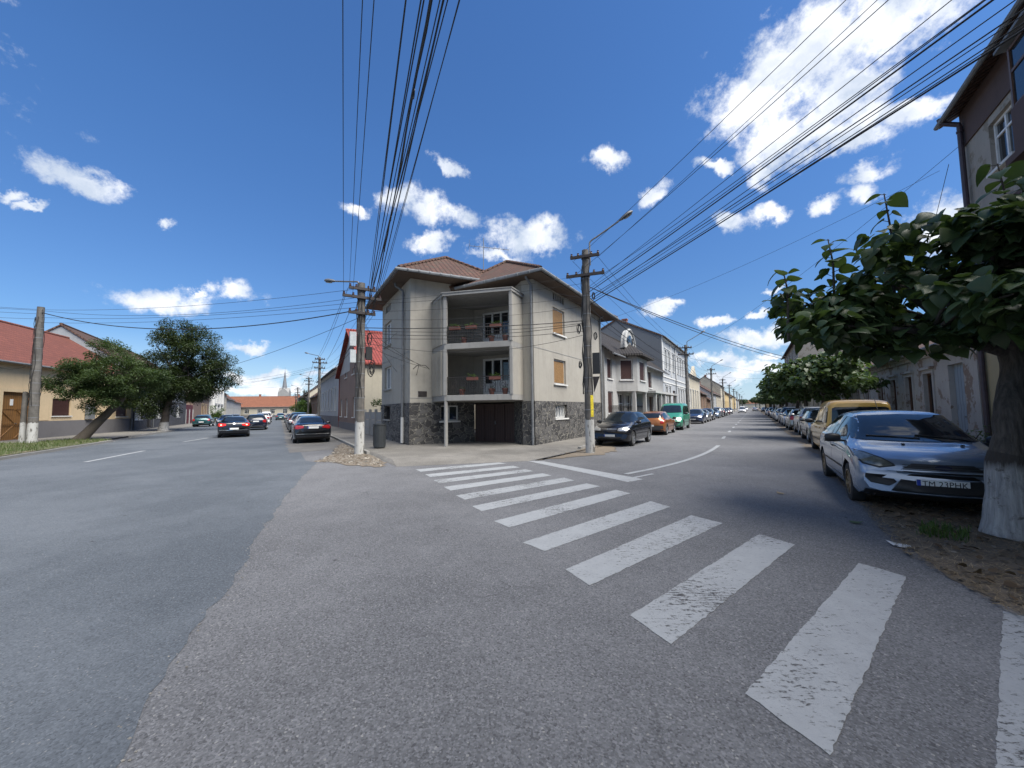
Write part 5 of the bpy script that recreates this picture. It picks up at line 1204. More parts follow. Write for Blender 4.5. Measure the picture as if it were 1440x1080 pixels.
r = house('modern_house', 'white modern two storey house with vertical pillars and recessed balconies', LLp(46.4), AL, 15, 9, 6.8, m_white, m_tile_red, [(1.2,3.2,4.2,6.0,'w'), (1.2,3.2,.8,2.6,'w'), (6.0,8.0,4.2,6.0,'w'), (6.0,8.0,.8,2.6,'w'), (11,13,4.2,6.0,'w'), (11,13,.8,2.6,'w')], 30, .6)
for u in (.1, 4.2, 9.2, 14.3): b = MB(); b.bx(F, u, u+.6, -.9, -.02, 0, 6.8); b.build('pillar', m_white_trim, r)
b = MB(); b.bx(F, .7, 14.3, -.85, -.02, 3.3, 3.6); b.build('balcony_slab', m_white, r)
for u0, L, H, wm, rm, lb in ((61.8, 14, 6.6, m_cream, m_tile_brown, 'greenish cream house with a balcony past the white pillared house'), (76, 20, 5.5, m_white, m_tile_brown, 'white low house farther along the left side'), (96.5, 24, 5.2, m_white, m_tile_orange, 'last white house on the left side before the orange roof')):
    house('row_house', lb, LLp(u0), AL, L, 9, H, wm, rm, row(int(L/3.4), 1, 1.2, 2.0, 1.2, 3.0)+(row(int(L/3.4), 1, 1.2, 2.0, 4.2, 5.6) if H > 6 else []), 34, .4, m_greyplinth, .6, group='houses on the left of the left hand street')
# dark fence / low structures closing the right street horizon
house('long_house', 'low orange roofed buildings closing the far end of the right hand street', RS(470, -30), AR-PI/2, 90, 12, 5, m_cream, m_tile_orange, [], 30, .5)

# ------------------------------------------------------------------ trees
def tree(name, label, cat, x, y, trunk_pts, trunk_r, crown, nleaf, size, lm, tmpl=T_SM, tf=F_SM, group=None, bark=None, clumps=40, crad=(.45, .8), droop=.3, boughs=6, white=0, z=0, squash=.8, shell=.45, smooth=False, jitter=.45):
    """crown = list of ellipsoids (cx, cy, cz, rx, ry, rz) relative to the base"""
    rt = thing(name, label, cat, (x, y, z), 0, group); b = MB(); ends = []
    tp_ = [Vector(p) for p in trunk_pts]
    pts = []; rs = []
    for i in range(len(tp_)-1):
        for k in range(5):
            t_ = k/5; q = tp_[i].lerp(tp_[i+1], t_); pts.append(q+Vector((random.gauss(0, 1), random.gauss(0, 1), 0))*trunk_r*.05); f = (i+t_)/(len(tp_)-1)
            rs.append(trunk_r*((1+.35*math.exp(-f*9))*(1-.4*f))*random.uniform(.96, 1.05))
    pts.append(tp_[-1]); rs.append(trunk_r*.55); 
    b.tube(pts, rs, 14)
    top_v = pts[-1]
    ell = crown; cents = []; rads = []
    for i in range(clumps):
        e_ = ell[rng.choice(len(ell), p=np.array([q[3]*q[4]*q[5] for q in ell])/sum(q[3]*q[4]*q[5] for q in ell))]
        d = rng.normal(size=3); d /= np.linalg.norm(d); rr = rng.uniform(.35, .95)**.7
        cents.append((e_[0]+d[0]*e_[3]*rr, e_[1]+d[1]*e_[4]*rr, e_[2]+d[2]*e_[5]*rr)); rads.append(rng.uniform(*crad))
    for i in range(boughs):
        c = Vector(cents[(i*7) % len(cents)]); st = pts[-1-random.randint(0, 3)]; mid = st.lerp(c, .5)+Vector((random.gauss(0, .15), random.gauss(0, .15), random.uniform(0, .3)))
        path = [st.lerp(mid, t_) for t_ in (0, .5)]+[mid.lerp(c, t_) for t_ in (0, .5, 1)]
        b.tube(path, [trunk_r*.45, trunk_r*.36, trunk_r*.27, trunk_r*.18, trunk_r*.06], 8)
        for j in range(4):
            c2 = Vector(cents[(i*7+j*3+1) % len(cents)]); 
            if (c2-mid).length < 3.2: b.tube([mid, mid.lerp(c2, .5)+Vector((0, 0, .1)), c2], [trunk_r*.2, trunk_r*.12, trunk_r*.04], 6)
    bk = bark or m_bark
    to = b.build('trunk', bk, rt, True, 80)
    if white:
        b2 = MB(); k = [i for i, p in enumerate(pts) if p.z <= white]; k = k+[k[-1]+1]
        b2.tube([pts[i]+Vector((0, 0, 0)) for i in k], [rs[i]*1.012+.004 for i in k], 28, False); b2.build('limewash', m_limewash, to, True, 80)
    P, d = clump_points(cents, rads, nleaf, shell, squash)
    P[:, 2] = np.maximum(P[:, 2], min(q[2]-q[5] for q in ell)-.1)
    heads = np.arctan2(d[:, 1], d[:, 0])+rng.normal(0, .7, nleaf)
    V, Fc = leaf_arrays(P, size, tmpl, tf, droop, jitter=jitter, heads=heads); np_mesh('crown', V, Fc, lm, rt, smooth)
    return rt, cents
# near catalpa with limewashed trunk
nt, cents = tree('catalpa_tree', 'large leaved street tree with a limewashed trunk in front of the pale blue hatchback', 'tree', 6.12, 4.88, [(0,0,0), (.04,-.02,.9), (.16,.0,1.5), (.34,.05,2.1), (.36,.1,2.6)], .175,
    [(.1,.2,3.15,2.1,2.1,.85), (-.6,.5,3.1,1.3,1.3,.6), (1.0,-.6,3.5,1.6,1.6,1.1), (-1.0,1.0,3.6,.9,.9,.45)], 5900, .178, m_leaf_cat, T_HT, F_HT, bark=m_barkdark, clumps=95, crad=(.28, .52), droop=.5, boughs=9, white=.98, squash=.62, smooth=True, jitter=.38)
b = MB(); lp = []
for (cx, cy, z0_, z1_, r_) in ((-.62,.55,3.6,4.75,.3), (-1.15,.95,3.45,4.25,.28), (-1.7,1.2,3.2,3.85,.32), (.1,-.2,3.7,4.7,.4), (.8,-.6,3.8,4.9,.4), (-.3,1.0,3.5,4.2,.3), (1.3,.4,3.8,4.9,.35)):
    b.tube([(cx,cy,z0_-.5), (cx+.03,cy,(z0_+z1_)/2), (cx,cy+.03,z1_)], [.022,.014,.007], 6)
    for k in range(15):
        t_ = k/14; a = k*2.4; z_ = z0_+(z1_-z0_)*t_; q = r_*(.55+.2*math.sin(t_*6)); lp.append((cx+q*math.cos(a)*.5, cy+q*math.sin(a)*.5, z_, a))
        b.tube([(cx,cy,z_-.03), (cx+q*math.cos(a)*.5, cy+q*math.sin(a)*.5, z_)], .005, 4)
b.build('shoots', m_barkdark, nt)
lp = np.array(lp); V, Fc = leaf_arrays(lp[:, :3], .22, T_HT, F_HT, .35, jitter=.3, heads=lp[:, 3]); np_mesh('shoot_leaves', V, Fc, m_leaf_cat, nt, True)
# row of catalpas further down
t1, _ = tree('catalpa_tree', 'first round crowned street tree beyond the yellow van', 'tree', *RS(24.2, 3.0), [(0,0,0), (.05,0,1.1), (0,.05,1.8), (0,0,2.2)], .16,
    [(0,0,3.0,2.3,2.3,1.05), (-.5,.3,3.3,1.7,1.7,.9)], 5200, .22, m_leaf_cat, T_H2, F_H2, 'catalpa trees along the right pavement', m_barkdark, 75, (.35, .62), .5, 6, squash=.7)
lab = ['second', 'third', 'fourth', 'fifth', 'sixth', 'seventh', 'eighth', 'ninth', 'tenth']
for i, (s, k, a) in enumerate(((33, 1.02, 1.2), (41.5, 1.06, 2.6), (50, 1.0, 4.1), (58, 1.08, 5.2), (67, 1.02, .7), (78, 1.1, 2.0), (92, 1.15, 3.2), (110, 1.2, 4.4), (135, 1.3, 5.5))):
    c = copy_tree(t1); c.location = (*RS(s, 3.1+.2*math.sin(i*2)), 0); c.rotation_euler.z = a; c.scale = (k, k, k*(1+.05*math.sin(i*3))); c['label'] = f'{lab[i]} street tree down the right pavement counted from the yellow van'
# left trees
tree('locust_tree', 'leaning feathery tree over the grass verge in front of the cream house', 'tree', -26.9, 24.0, [(0,0,0), (.7,.4,1.2), (1.35,.8,2.2), (1.8,1.1,3.3)], .27,
    [(1.2,.6,3.9,2.3,2.3,1.9), (-.3,-.2,3.6,1.5,1.5,1.4), (2.5,1.3,4.0,1.3,1.3,1.3), (1.1,.6,5.6,1.3,1.3,.9), (1.5,.6,2.6,1.4,1.4,1.1)], 42000, .13, m_leaf_locust, clumps=130, crad=(.35, .62), droop=.25, boughs=10, squash=.7, shell=.2)
tree('walnut_tree', 'tall dark round crowned tree on the left kerb behind the leaning one', 'tree', -32.4, 35.9, [(0,0,0), (.1,0,1.6), (.3,.1,2.8), (.6,.3,4.4)], .32,
    [(.9,.9,6.6,3.5,3.5,3.6), (1.2,.9,4.3,3.0,3.0,1.9), (-1.6,-.4,4.3,2.0,2.0,2.3), (3.0,1.8,5.6,2.0,2.0,2.3), (.4,.6,9.3,1.9,1.9,1.6), (-.6,-.4,2.9,2.3,2.0,1.5)], 90000, .17, m_leaf_walnut, clumps=290, crad=(.45, .9), droop=.35, boughs=14, squash=.85, white=1.3, shell=.3)
def bush(name, label, cat, x, y, ell, n, size, lm, group=None, tmpl=T_SM, tf=F_SM, clumps=14, crad=(.2, .4), stems=6):
    rt = thing(name, label, cat, (x, y, 0), 0, group); b = MB()
    for i in range(stems):
        a = random.uniform(0, 6.28); e_ = ell[i % len(ell)]; b.tube([(e_[0]*.5, e_[1]*.5, 0), (e_[0]+math.cos(a)*e_[3]*.4, e_[1]+math.sin(a)*e_[4]*.4, e_[2]), (e_[0]+math.cos(a)*e_[3]*.6, e_[1]+math.sin(a)*e_[4]*.6, e_[2]+e_[5]*.7)], [.03, .02, .008], 5)
    b.build('stem', m_bark, rt)
    cents = []; 
    for i in range(clumps):
        e_ = ell[i % len(ell)]; d = rng.normal(size=3); d /= np.linalg.norm(d); q = rng.uniform(.2, .9); cents.append((e_[0]+d[0]*e_[3]*q, e_[1]+d[1]*e_[4]*q, e_[2]+d[2]*e_[5]*q))
    P, d = clump_points(cents, [random.uniform(*crad) for _ in cents], n, .3, .9); P[:, 2] = np.abs(P[:, 2])+.02
    V, Fc = leaf_arrays(P, size, tmpl, tf, .2); np_mesh('foliage', V, Fc, lm, rt); return rt
bush('shrub', 'leafy green shrub above the concrete fence', 'shrub', *LS(26.4, 6.3), [(0,0,1.9,1.3,1.3,.8), (1.1,-.8,1.9,.8,.8,.9)], 2600, .14, m_leaf_bush, clumps=22)
bush('shrub', 'green shrub beside the trunk behind the pale blue car', 'shrub', *RS(9.6, 4.5), [(0,0,.8,.7,.9,.6), (.3,-.9,.7,.6,.6,.5)], 900, .15, m_leaf_bush, None, T_H2, F_H2, 14)
for i, s in enumerate((12.5, 15.5, 19, 22.5)):
    bush('shrub', ('rose hedge section behind the pale blue car', 'low shrub behind the bonnet of the yellow van', 'low shrub past the yellow van on the right', 'farthest low shrub before the first round tree')[i], 'shrub', *RS(s, 4.6), [(0,0,.6,.8,1.1,.5)], 1200, .09, m_leaf_bush, 'shrubs by the old house', clumps=14)
bush('large_shrub', 'big dark green bush spilling over the pavement far along the left street', 'shrub', *LS(84, 4.2), [(0,0,2.2,2.6,2.6,1.8), (1.5,-2,1.6,2,2,1.4)], 6000, .3, m_leaf_bush, clumps=30, crad=(.5, .9))
bush('large_shrub', 'round green bush on the left pavement among the far parked cars', 'shrub', *LS(88, -9.8), [(0,0,1.6,1.5,1.5,1.4)], 2500, .25, m_leaf_bush, clumps=20, crad=(.4, .7))
tree('conifer', 'slim dark conifer beside the far bush on the left street', 'tree', *LS(93, 4.4), [(0,0,0), (0,0,3), (0,0,6.5)], .14, [(0,0,2.4,1.0,1.0,1.8), (0,0,4.8,.6,.6,1.9)], 5000, .22, m_leaf_walnut, clumps=50, crad=(.25, .4), boughs=2)
tree('round_tree', 'green tree showing over the roofs past the cream pediment house', 'tree', *RS(92, -17), [(0,0,0), (0,0,3), (0,0,6)], .25, [(0,0,7,3.4,3.4,3.0)], 7000, .35, m_leaf_bush, clumps=40, crad=(.7, 1.2))
for i, (s, n, k) in enumerate(((330, 4, 1.3), (380, -7.4, 1.2), (400, 2, 1.5), (430, -12, 1.3), (440, 10, 1.5))):
    c = copy_tree(t1); c.location = (*RS(s, n), 0); c.rotation_euler.z = i; c.scale = (k*1.6, k*1.6, k*1.6); c['label'] = ('distant street tree at the right end of the far row', 'distant tree on the left of the far road end', 'distant tree closing the view in the middle', 'distant tree left of the road behind the others', 'distant tree right of the road behind the others')[i]; c['group'] = 'far trees closing the right street'

# grass, straw, rubble, litter
def blades(name, poly_pts, n, hgt, mat, z, flat=False, kind='stuff'):
    P = np.array(poly_pts); lo, hi = P.min(0), P.max(0); pts = []
    from mathutils.geometry import intersect_point_tri_2d
    def inside(x, y):
        c = False; j = len(P)-1
        for i in range(len(P)):
            if ((P[i][1] > y) != (P[j][1] > y)) and (x < (P[j][0]-P[i][0])*(y-P[i][1])/(P[j][1]-P[i][1])+P[i][0]): c = not c
            j = i
        return c
    while len(pts) < n:
        x, y = rng.uniform(lo[0], hi[0]), rng.uniform(lo[1], hi[1])
        if inside(x, y): pts.append((x, y, z))
    pts = np.array(pts); nz_ = np.sin(pts[:, 0]*2.1)*np.cos(pts[:, 1]*1.7)+rng.normal(0, .4, len(pts)); pts = pts[nz_ > -.7]
    T = np.array([(0, .035, 0), (0, -.035, 0), (.6, -.02, .0), (1, 0, 0), (.6, .02, 0)]) if not flat else np.array([(0, .02, .0), (0, -.02, .0), (.55, -.018, .06), (1, 0, .02), (.55, .018, .06)])
    V, Fc = leaf_arrays(pts, hgt, T, [(0, 1, 2, 4), (4, 2, 3, 3)][:1]+[(2, 3, 4, 2)][:0], 0 if flat else -1.15, jitter=.35 if not flat else .12)
    o = np_mesh(name, V, Fc, mat, None); tag(o, kind=kind); return o
m_grass = leafmat('grass blade', (.06, .10, .025), (.13, .16, .055), .25)
m_straw = leafmat('dry straw', (.15, .11, .07), (.42, .33, .21), .1, .7)
blades('grass', verge, 26000, .20, m_grass, .11)
near_dirt = [(4.15,-.5), (3.72,1.5), (3.88,3.14), (4.33,4.42), (5.15,5.68), (5.72,6.45), (7.4,9.0), (8.6,7.6), (7.4,5), (6.4,0)]
blades('straw', near_dirt, 34000, .12, m_straw, .03, True)
m_deadleaf = leafmat('dead leaves', (.07, .045, .025), (.17, .12, .07), .05, .8)
Pn = []
while len(Pn) < 900:
    x, y = rng.uniform(4.1, 8.5), rng.uniform(0, 8.8)
    if x > 3.8+max(0, (y-3))*.62: Pn.append((x, y, .035+rng.uniform(0, .03)))
V, Fc = leaf_arrays(np.array(Pn), .085, T_H2, F_H2, 0, jitter=.35); tag(np_mesh('dead_leaves', V, Fc, m_deadleaf, None), kind='stuff')
def clods(name, poly, n, r0, r1, mat, z=0):
    b = MB(); P = poly; xs_ = [p[0] for p in P]; ys_ = [p[1] for p in P]; c = 0
    ico = [(0,0,1), (.9,0,.45), (.28,.85,.45), (-.72,.53,.45), (-.72,-.53,.45), (.28,-.85,.45), (.72,.53,-.3), (-.28,.85,-.3), (-.9,0,-.3), (-.28,-.85,-.3), (.72,-.53,-.3)]
    fc = [(0,1,2),(0,2,3),(0,3,4),(0,4,5),(0,5,1),(1,6,2),(2,6,7),(2,7,3),(3,7,8),(3,8,4),(4,8,9),(4,9,5),(5,9,10),(5,10,1),(1,10,6)]
    while c < n:
        x, y = random.uniform(min(xs_), max(xs_)), random.uniform(min(ys_), max(ys_)); ins = False; j = len(P)-1
        for i in range(len(P)):
            if ((P[i][1] > y) != (P[j][1] > y)) and (x < (P[j][0]-P[i][0])*(y-P[i][1])/(P[j][1]-P[i][1])+P[i][0]): ins = not ins
            j = i
        if not ins: continue
        c += 1; r = random.uniform(r0, r1)*random.choice((.5, .6, 1)); a = random.uniform(0, 6); ca, sa = math.cos(a), math.sin(a); sx, sy, sz = r*random.uniform(.7, 1.4), r*random.uniform(.6, 1), r*random.uniform(.3, .6)
        b.add([(x+(px*sx*ca-py*sy*sa)*random.uniform(.8, 1.15), y+(px*sx*sa+py*sy*ca)*random.uniform(.8, 1.15), z+pz*sz+sz*.2) for px, py, pz in ico], fc)
    o = b.build(name, mat); tag(o, kind='stuff'); return o
m_clod = wallmat('earth clods', (.11, .09, .068), .6, 1.0, 40, 0)
m_rock = simple('pale rubble', (.23, .21, .18), .9, var=.7, vs=3, bump=.5)
clods('pebbles', near_dirt, 500, .008, .03, m_rock, .02); clods('earth_clods', near_dirt, 1500, .01, .045, m_clod, .02)
rub = [(-6.6,12.9), (-3.9,11.5), (-4.2,12.6), (-5.3,14.7), (-6.5,16.3), (-8.3,20.5), (-9.0,20.5), (-7.6,16.5), (-6.9,14.6)]
sheet('rubble_ground', rub, .012, m_dirt, rag=(.15, .07)); clods('rubble', rub, 800, .01, .065, m_rock, .01); clods('earth_clods', rub, 900, .01, .05, m_clod, .01)
clods('rubble', [(.9,12.75), (3.6,14.9), RS(15.5,-5.6), RS(17,-6.0), (2.6,15.3)], 220, .01, .035, m_rock, .004)
sheet('dirt_patch', [(.7,12.6), (3.3,13.9), (4.0,15.0), RS(17,-5.3), RS(30,-5.4), RS(30,-6.05), RS(17,-6.05), (2.7,15.6)], .0125, m_dirt, rag=(.15, .07))
clods('grit', [(-25.5,23.5), (-20.5,16), (-20,15.8), (-22.5,21), (-30,33), (-31.5,35)], 500, .01, .035, m_grit, .006)
blades('weeds', [RS(39.5,-5.3), RS(41.5,-5.3), RS(41.5,-6.0), RS(39.5,-6.0)], 900, .35, m_grass, .02)
blades('weeds', [(5.0,4.9), (5.5,5.3), (5.8,5.0), (5.3,4.6)], 260, .16, m_leaf_bush, .03)
for (x, y, s, a, m, lb) in ((4.55,4.55,.17,.4,simple('paper', (.7,.72,.72), .6),'crumpled white paper scrap on the road by the second crossing stripe'), (4.75,5.55,.2,2.1,m_leaf_bush,'fallen green leaf at the edge of the dirt strip'), (5.05,7.35,.13,1.0,m_straw,'dry curled leaf on the road before the pale blue car')):
    P = np.array([(x, y, .012)]); V, Fc = leaf_arrays(P, s, T_HT, F_HT, 0, jitter=.01); V[:, 2] = .014+np.abs(V[:, 2]-.012)*.6; o = np_mesh('litter', V, Fc, m, None, True); tag(o, lb, 'litter')
# ------------------------------------------------------------------ poles
def polemat(name, c, white):
    m, t, b = newmat(name); v = coord(t); sx = N(t, 'ShaderNodeSeparateXYZ'); t.links.new(v, sx.inputs[0])
    a = mixc(t, remap(t, noise(t, v, 3, 6, .65), .35, .7), c, sc(c, .45)); a = mixc(t, mth(t, 'MULTIPLY', remap(t, noise(t, coord(t, scale=(14, 14, .8)), 1, 5), .5, .7), .6), a, sc(c, .4))
    if white:
        w_ = mth(t, 'LESS_THAN', mth(t, 'ADD', sx.outputs[2], mth(t, 'MULTIPLY', noise(t, v, 8, 4), .25)), white+.12)
        w2 = mth(t, 'MULTIPLY', w_, remap(t, noise(t, coord(t, scale=(9, 9, 2)), 1, 7, .7), .62, .55)); a = mixc(t, w2, a, (.42, .42, .405))
    t.links.new(a, b.inputs['Base Color']); b.inputs['Roughness'].default_value = .85; bumpn(t, b, noise(t, v, 25, 5, .7), .8, .02); return m
m_pole_w = polemat('concrete pole with whitewash', (.155, .145, .132), 1.25)
m_pole = polemat('concrete pole', (.19, .18, .165), .9)
m_steel = simple('lamp arm steel', (.16, .165, .17), .5, .4)
m_ceramic = simple('insulator', (.06, .03, .025), .25)
m_lens = simple('lamp lens', (.30, .30, .29), .25)
def lamp_head(par, p, d, L=.62):
    d = Vector(d).normalized(); side = d.cross(Vector((0, 0, 1))).normalized(); up = side.cross(d)
    M = Matrix((side, d, up)).transposed().to_4x4(); M.translation = Vector(p)
    b = MB(); prof = [(0, .03), (.08, .055), (.25, .10), (.6, .135), (.85, .11), (.97, .05), (1.0, .0)]; n = 12; P = []
    for q, r_ in prof:
        for j in range(n): a = 2*PI*j/n; P.append(M @ Vector((max(r_, .004)*math.cos(a), q*L, max(r_, .004)*math.sin(a)*(.75 if math.sin(a) > 0 else .38))))
    b.add(P, [(i*n+j, i*n+(j+1) % n, (i+1)*n+(j+1) % n, (i+1)*n+j) for i in range(len(prof)-1) for j in range(n)]+[tuple(reversed(range(n)))])
    o = b.build('lamp_head', m_steel, par, True, 60)
    b = MB(); P = [M @ Vector((.085*math.cos(a*PI/8), L*.6+L*.27*math.sin(a*PI/8), -.052)) for a in range(16)]; b.face(P); b.face([p-up*.012 for p in reversed(P)]); b.build('lens', m_lens, o)
def upole(label, x, y, h, armdir, r0=.17, r1=.12, arms=((.25, .55), (.85, .62)), mat=None, lamp=None, lean=(0, 0), coils=0, boxes=0, group=None, tw=.0, base=None, detail=True, name='utility_pole'):
    rt = thing(name, label, 'utility pole', (x, y, 0), armdir, group); b = MB()
    b.lathe([(r0+(r1-r0)*i/16, h*i/16) for i in range(17)]+[(.001, h)], 16, Matrix.Shear('XY', 4, lean) if False else None)
    b.v = [(p[0]+lean[0]*p[2], p[1]+lean[1]*p[2], p[2]) for p in b.v]
    po = b.build('post', mat or m_pole, rt, True, 50)
    for zt, L in arms:
        b = MB(); z = h-zt; b.box((0, -r1-.05, z), (2*L, .09, .10)); b.tube([(0, 0, z-.04), (0, 0, z+.04)], r1+.03, 12)
        b.build('crossarm', m_darkmetal, rt)
        for q in (-1, -.5, .5, 1):
            b = MB(); b.lathe([(.001, 0), (.035, 0), (.05, .03), (.03, .06), (.045, .09), (.001, .12)], 8, Matrix.Translation((q*(L-.05), -r1-.05, z+.05))); b.build('insulator', m_ceramic, rt, True)
    if lamp:
        (dx, dy, rise_, reach) = lamp; k = math.hypot(dx, dy); dx, dy = dx/k, dy/k
        b = MB(); z0_ = h-.6; pts = [(dx*(r1+.04), dy*(r1+.04), z0_), (dx*(r1+.04), dy*(r1+.04), h+rise_*.25)]
        for i in range(1, 7): t_ = i/6; pts.append((dx*(r1+.04+reach*.22*t_*t_), dy*(r1+.04+reach*.22*t_*t_), h+rise_*(.25+.22*t_)))
        pts.append((dx*(r1+reach), dy*(r1+reach), h+rise_)); b.tube(pts, .032, 8); b.build('lamp_arm', m_steel, rt, True)
        lamp_head(rt, pts[-1], Vector(pts[-1])-Vector(pts[-2]))
    if detail:
        b = MB()
        for i in range(9): z = 1.6+(h-2.2)*i/9+random.uniform(-.1, .1); rr = r0+(r1-r0)*z/h+.006; b.tube([(0, 0, z), (0, 0, z+.035)], rr, 14, False)
        b.build('clamp_band', m_zinc, rt)
        b = MB()
        for j in range(5):
            a = random.uniform(0, 6.28); pts = []
            for i in range(14): z = 2.2+(h-2.8)*i/13; rr = r0+(r1-r0)*z/h+.03+.03*math.sin(i*1.7+j); aa = a+.25*math.sin(i*.9+j*2); pts.append((rr*math.cos(aa), rr*math.sin(aa), z))
            b.tube(pts, .014, 5)
        b.build('cable_run', m_wire, rt)
    for (za, aa, rc) in (coils or []):
        b = MB(); rr = r0+(r1-r0)*za/h+rc+.03
        for j in range(4):
            cx, cy = rr*math.cos(aa), rr*math.sin(aa); q = rc*random.uniform(.6, 1.1); tl = random.uniform(-.3, .3)
            ph = random.uniform(0, 6); ql = random.uniform(1.0, 1.5)
            b.tube([(cx+q*.5*math.cos(t_*PI/12)*(1+.12*math.sin(3*t_*PI/12+ph))*math.cos(aa)-tl*.1, cy+q*.5*math.cos(t_*PI/12)*math.sin(aa)+tl*.3*q*math.sin(t_*PI/12), za-q*.4*j*.3+q*ql*math.sin(t_*PI/12)*(1+.08*math.sin(2*t_*PI/12+ph))) for t_ in range(25)], .012, 5, False)
        b.build('cable_coil', m_wire, rt)
    return rt
# arm axis: local x across the street
aR = AR-PI/2+R(12); aL = AL-PI/2
def loc2(rz, dx, dy): c, s = math.cos(-rz), math.sin(-rz); return (dx*c-dy*s, dx*s+dy*c)
PR0 = (2.89,14.49); hR = 7.75
pr0 = upole('weathered concrete pole with curved street lamp right of the corner house', *PR0, hR, aR, .175, .13, ((.30,.55), (1.02,.72)), m_pole_w, (*loc2(aR, .92, -.22), 1.0, 1.15), (.0,0), coils=((4.75, PI*.95, .13), (5.95, .1, .10), (3.35, PI*.95, .11), (4.4, .15, .12)))
b = MB(); b.bx(seg((0, 0), (1, 0)), .17, .44, -.02, .05, 2.95, 3.75); b.build('control_box', m_black, pr0)
b = MB(); b.add([(.17,-.03,2.85), (.42,-.03,2.85), (.20,-.03,2.25), (.17,.02,2.85), (.42,.02,2.85), (.20,.02,2.25)], [(0, 2, 1), (3, 4, 5), (0, 1, 4, 3), (1, 2, 5, 4), (2, 0, 3, 5)]); b.build('bracket', m_darkmetal, pr0)
b = MB(); n = 10; P = [(.170*math.cos(-1.1+.9*i/n), .170*math.sin(-1.1+.9*i/n), z) for z in (1.35, 2.15) for i in range(n+1)]; b.add(P, [(i, i+1, n+2+i, n+1+i) for i in range(n)]); b.build('sticker', simple('yellow sticker', (.60, .48, .03), .6, var=.4, vs=14), pr0)
PL0 = (-5.95,15.05); hL = 6.75
pl0 = upole('concrete pole with whitewashed foot and lamp arm on the rubble by the bin', *PL0, hL, aL, .18, .135, ((.28,.5), (.62,.72), (1.25,.5)), m_pole_w, (*loc2(aL, -.86, .35), .28, 1.25), (0,0), coils=((3.45, .2, .26), (3.3, .1, .22), (4.6, .4, .2)))
b = MB(); b.bx(seg((0, 0), (1, 0)), -.42, -.19, -.14, .1, 4.2, 4.75); b.bx(seg((0, 0), (1, 0)), -.40, -.19, -.12, .08, 3.55, 4.05); b.build('meter_box', simple('grey box', (.42,.45,.46), .5), pl0)
b = MB(); b.bx(seg((0, 0), (1, 0)), .19, .42, -.1, .1, 3.7, 4.2); b.build('junction_box', m_black, pl0)
PLL = (-27.2,21.9); upole('leaning concrete pole with strapped cables beside the ochre gate', *PLL, 7.9, aL, .22, .15, (), m_pole_w, None, (0,0))
b = MB(); T_ = thing('pole_prop', 'short white post strapped to the foot of the pole by the ochre gate', 'post', (-27.75,21.9,0)); b.lathe([(.14,0), (.10,3.0), (.001,3.02)], 12); b.build('post', m_pole_w, T_, True)
RP = [37.6, 60.3, 83, 106, 130, 155, 185, 220]
RPn = ['second', 'third', 'fourth', 'fifth', 'sixth', 'seventh', 'eighth', 'ninth']
rpoles = [PR0]
proto = None
for i, Y in enumerate(RP):
    s = (Y-5.4*.53)/.848; x, y = RS(s, -5.4); rpoles.append((x, y))
    if proto is None: proto = upole('x', x, y, 7.8, aR, .16, .11, ((.3,.55), (.95,.7)), m_pole, (*loc2(aR, .92, -.22), 1.0, 1.2), group='lamp poles down the right hand street')
    else:
        c = copy_tree(proto); c.location = (x, y, 0)
    (proto if i == 0 else c)['label'] = f'{RPn[i]} lamp pole down the left side of the right hand street'
LP = [((-21.6,43), 7.8), ((-36,68), 7.7), ((-53,95), 7.6), ((-72,128), 7.6)]
lpoles = [PL0]; proto2 = None
for i, ((x, y), h) in enumerate(LP):
    lpoles.append((x, y))
    if proto2 is None: proto2 = upole('x', x, y, h, aL, .17, .12, ((.25,.5), (.65,.75), (1.25,.55)), m_pole, (*loc2(aL, -.86, .3), .5, 1.5), group='lamp poles down the left hand street')
    else: c = copy_tree(proto2); c.location = (x, y, 0)
    (proto2 if i == 0 else c)['label'] = f'{RPn[i]} lamp pole along the right side of the left hand street'
for (x, y, n_) in ((-52.5,60.2,'nearer'), (-66,82,'farther')):
    upole(f'{n_} plain pole on the left pavement of the left hand street', x, y, 7.2, aL, .16, .12, (), m_pole, None, detail=False)

# ------------------------------------------------------------------ wires
def wire(p, q, sag, r, label, group, kinks=0, n=26):
    p, q = Vector(p), Vector(q); b = MB(); pts = []
    for i in range(n+1):
        t_ = i/n; pts.append(p.lerp(q, t_)-Vector((0, 0, 4*sag*t_*(1-t_)))+(Vector((random.gauss(0, 1), random.gauss(0, 1), random.gauss(0, 1)))*kinks if 0 < i < n else Vector()))
    b.tube(pts, r, 4 if r < .012 else 5, False); o = b.build('overhead_wire', m_wire, None); tag(o, label, 'wire', group); return pts
G1, G2, G3, G4, G5 = 'wires running overhead from the left corner pole', 'wires running overhead from the right corner pole', 'wires between the two corner poles', 'wires down the right hand street', 'wires down the left hand street'
xl = Vector((math.cos(aL), math.sin(aL), 0)); xr = Vector((math.cos(aR), math.sin(aR), 0))
BL = Vector((6.6,-13.5,7.3))        # next pole behind the camera, left line
PLv = Vector((*PL0, 0)); PRv = Vector((*PR0, 0))
for o_, z_, o2_, nm in ((-.66, 6.2, -.62, 'leftmost'), (-.45, 6.55, -.42, 'middle'), (-.33, 6.2, -.32, 'rightmost')): wire(PLv+xl*o_+Vector((0,0,z_)), BL+xl*(o2_*1.2)+Vector((0,0,.35)), .25, .006, nm+' of three thin bare wires overhead from the left crossarm ends', G1)
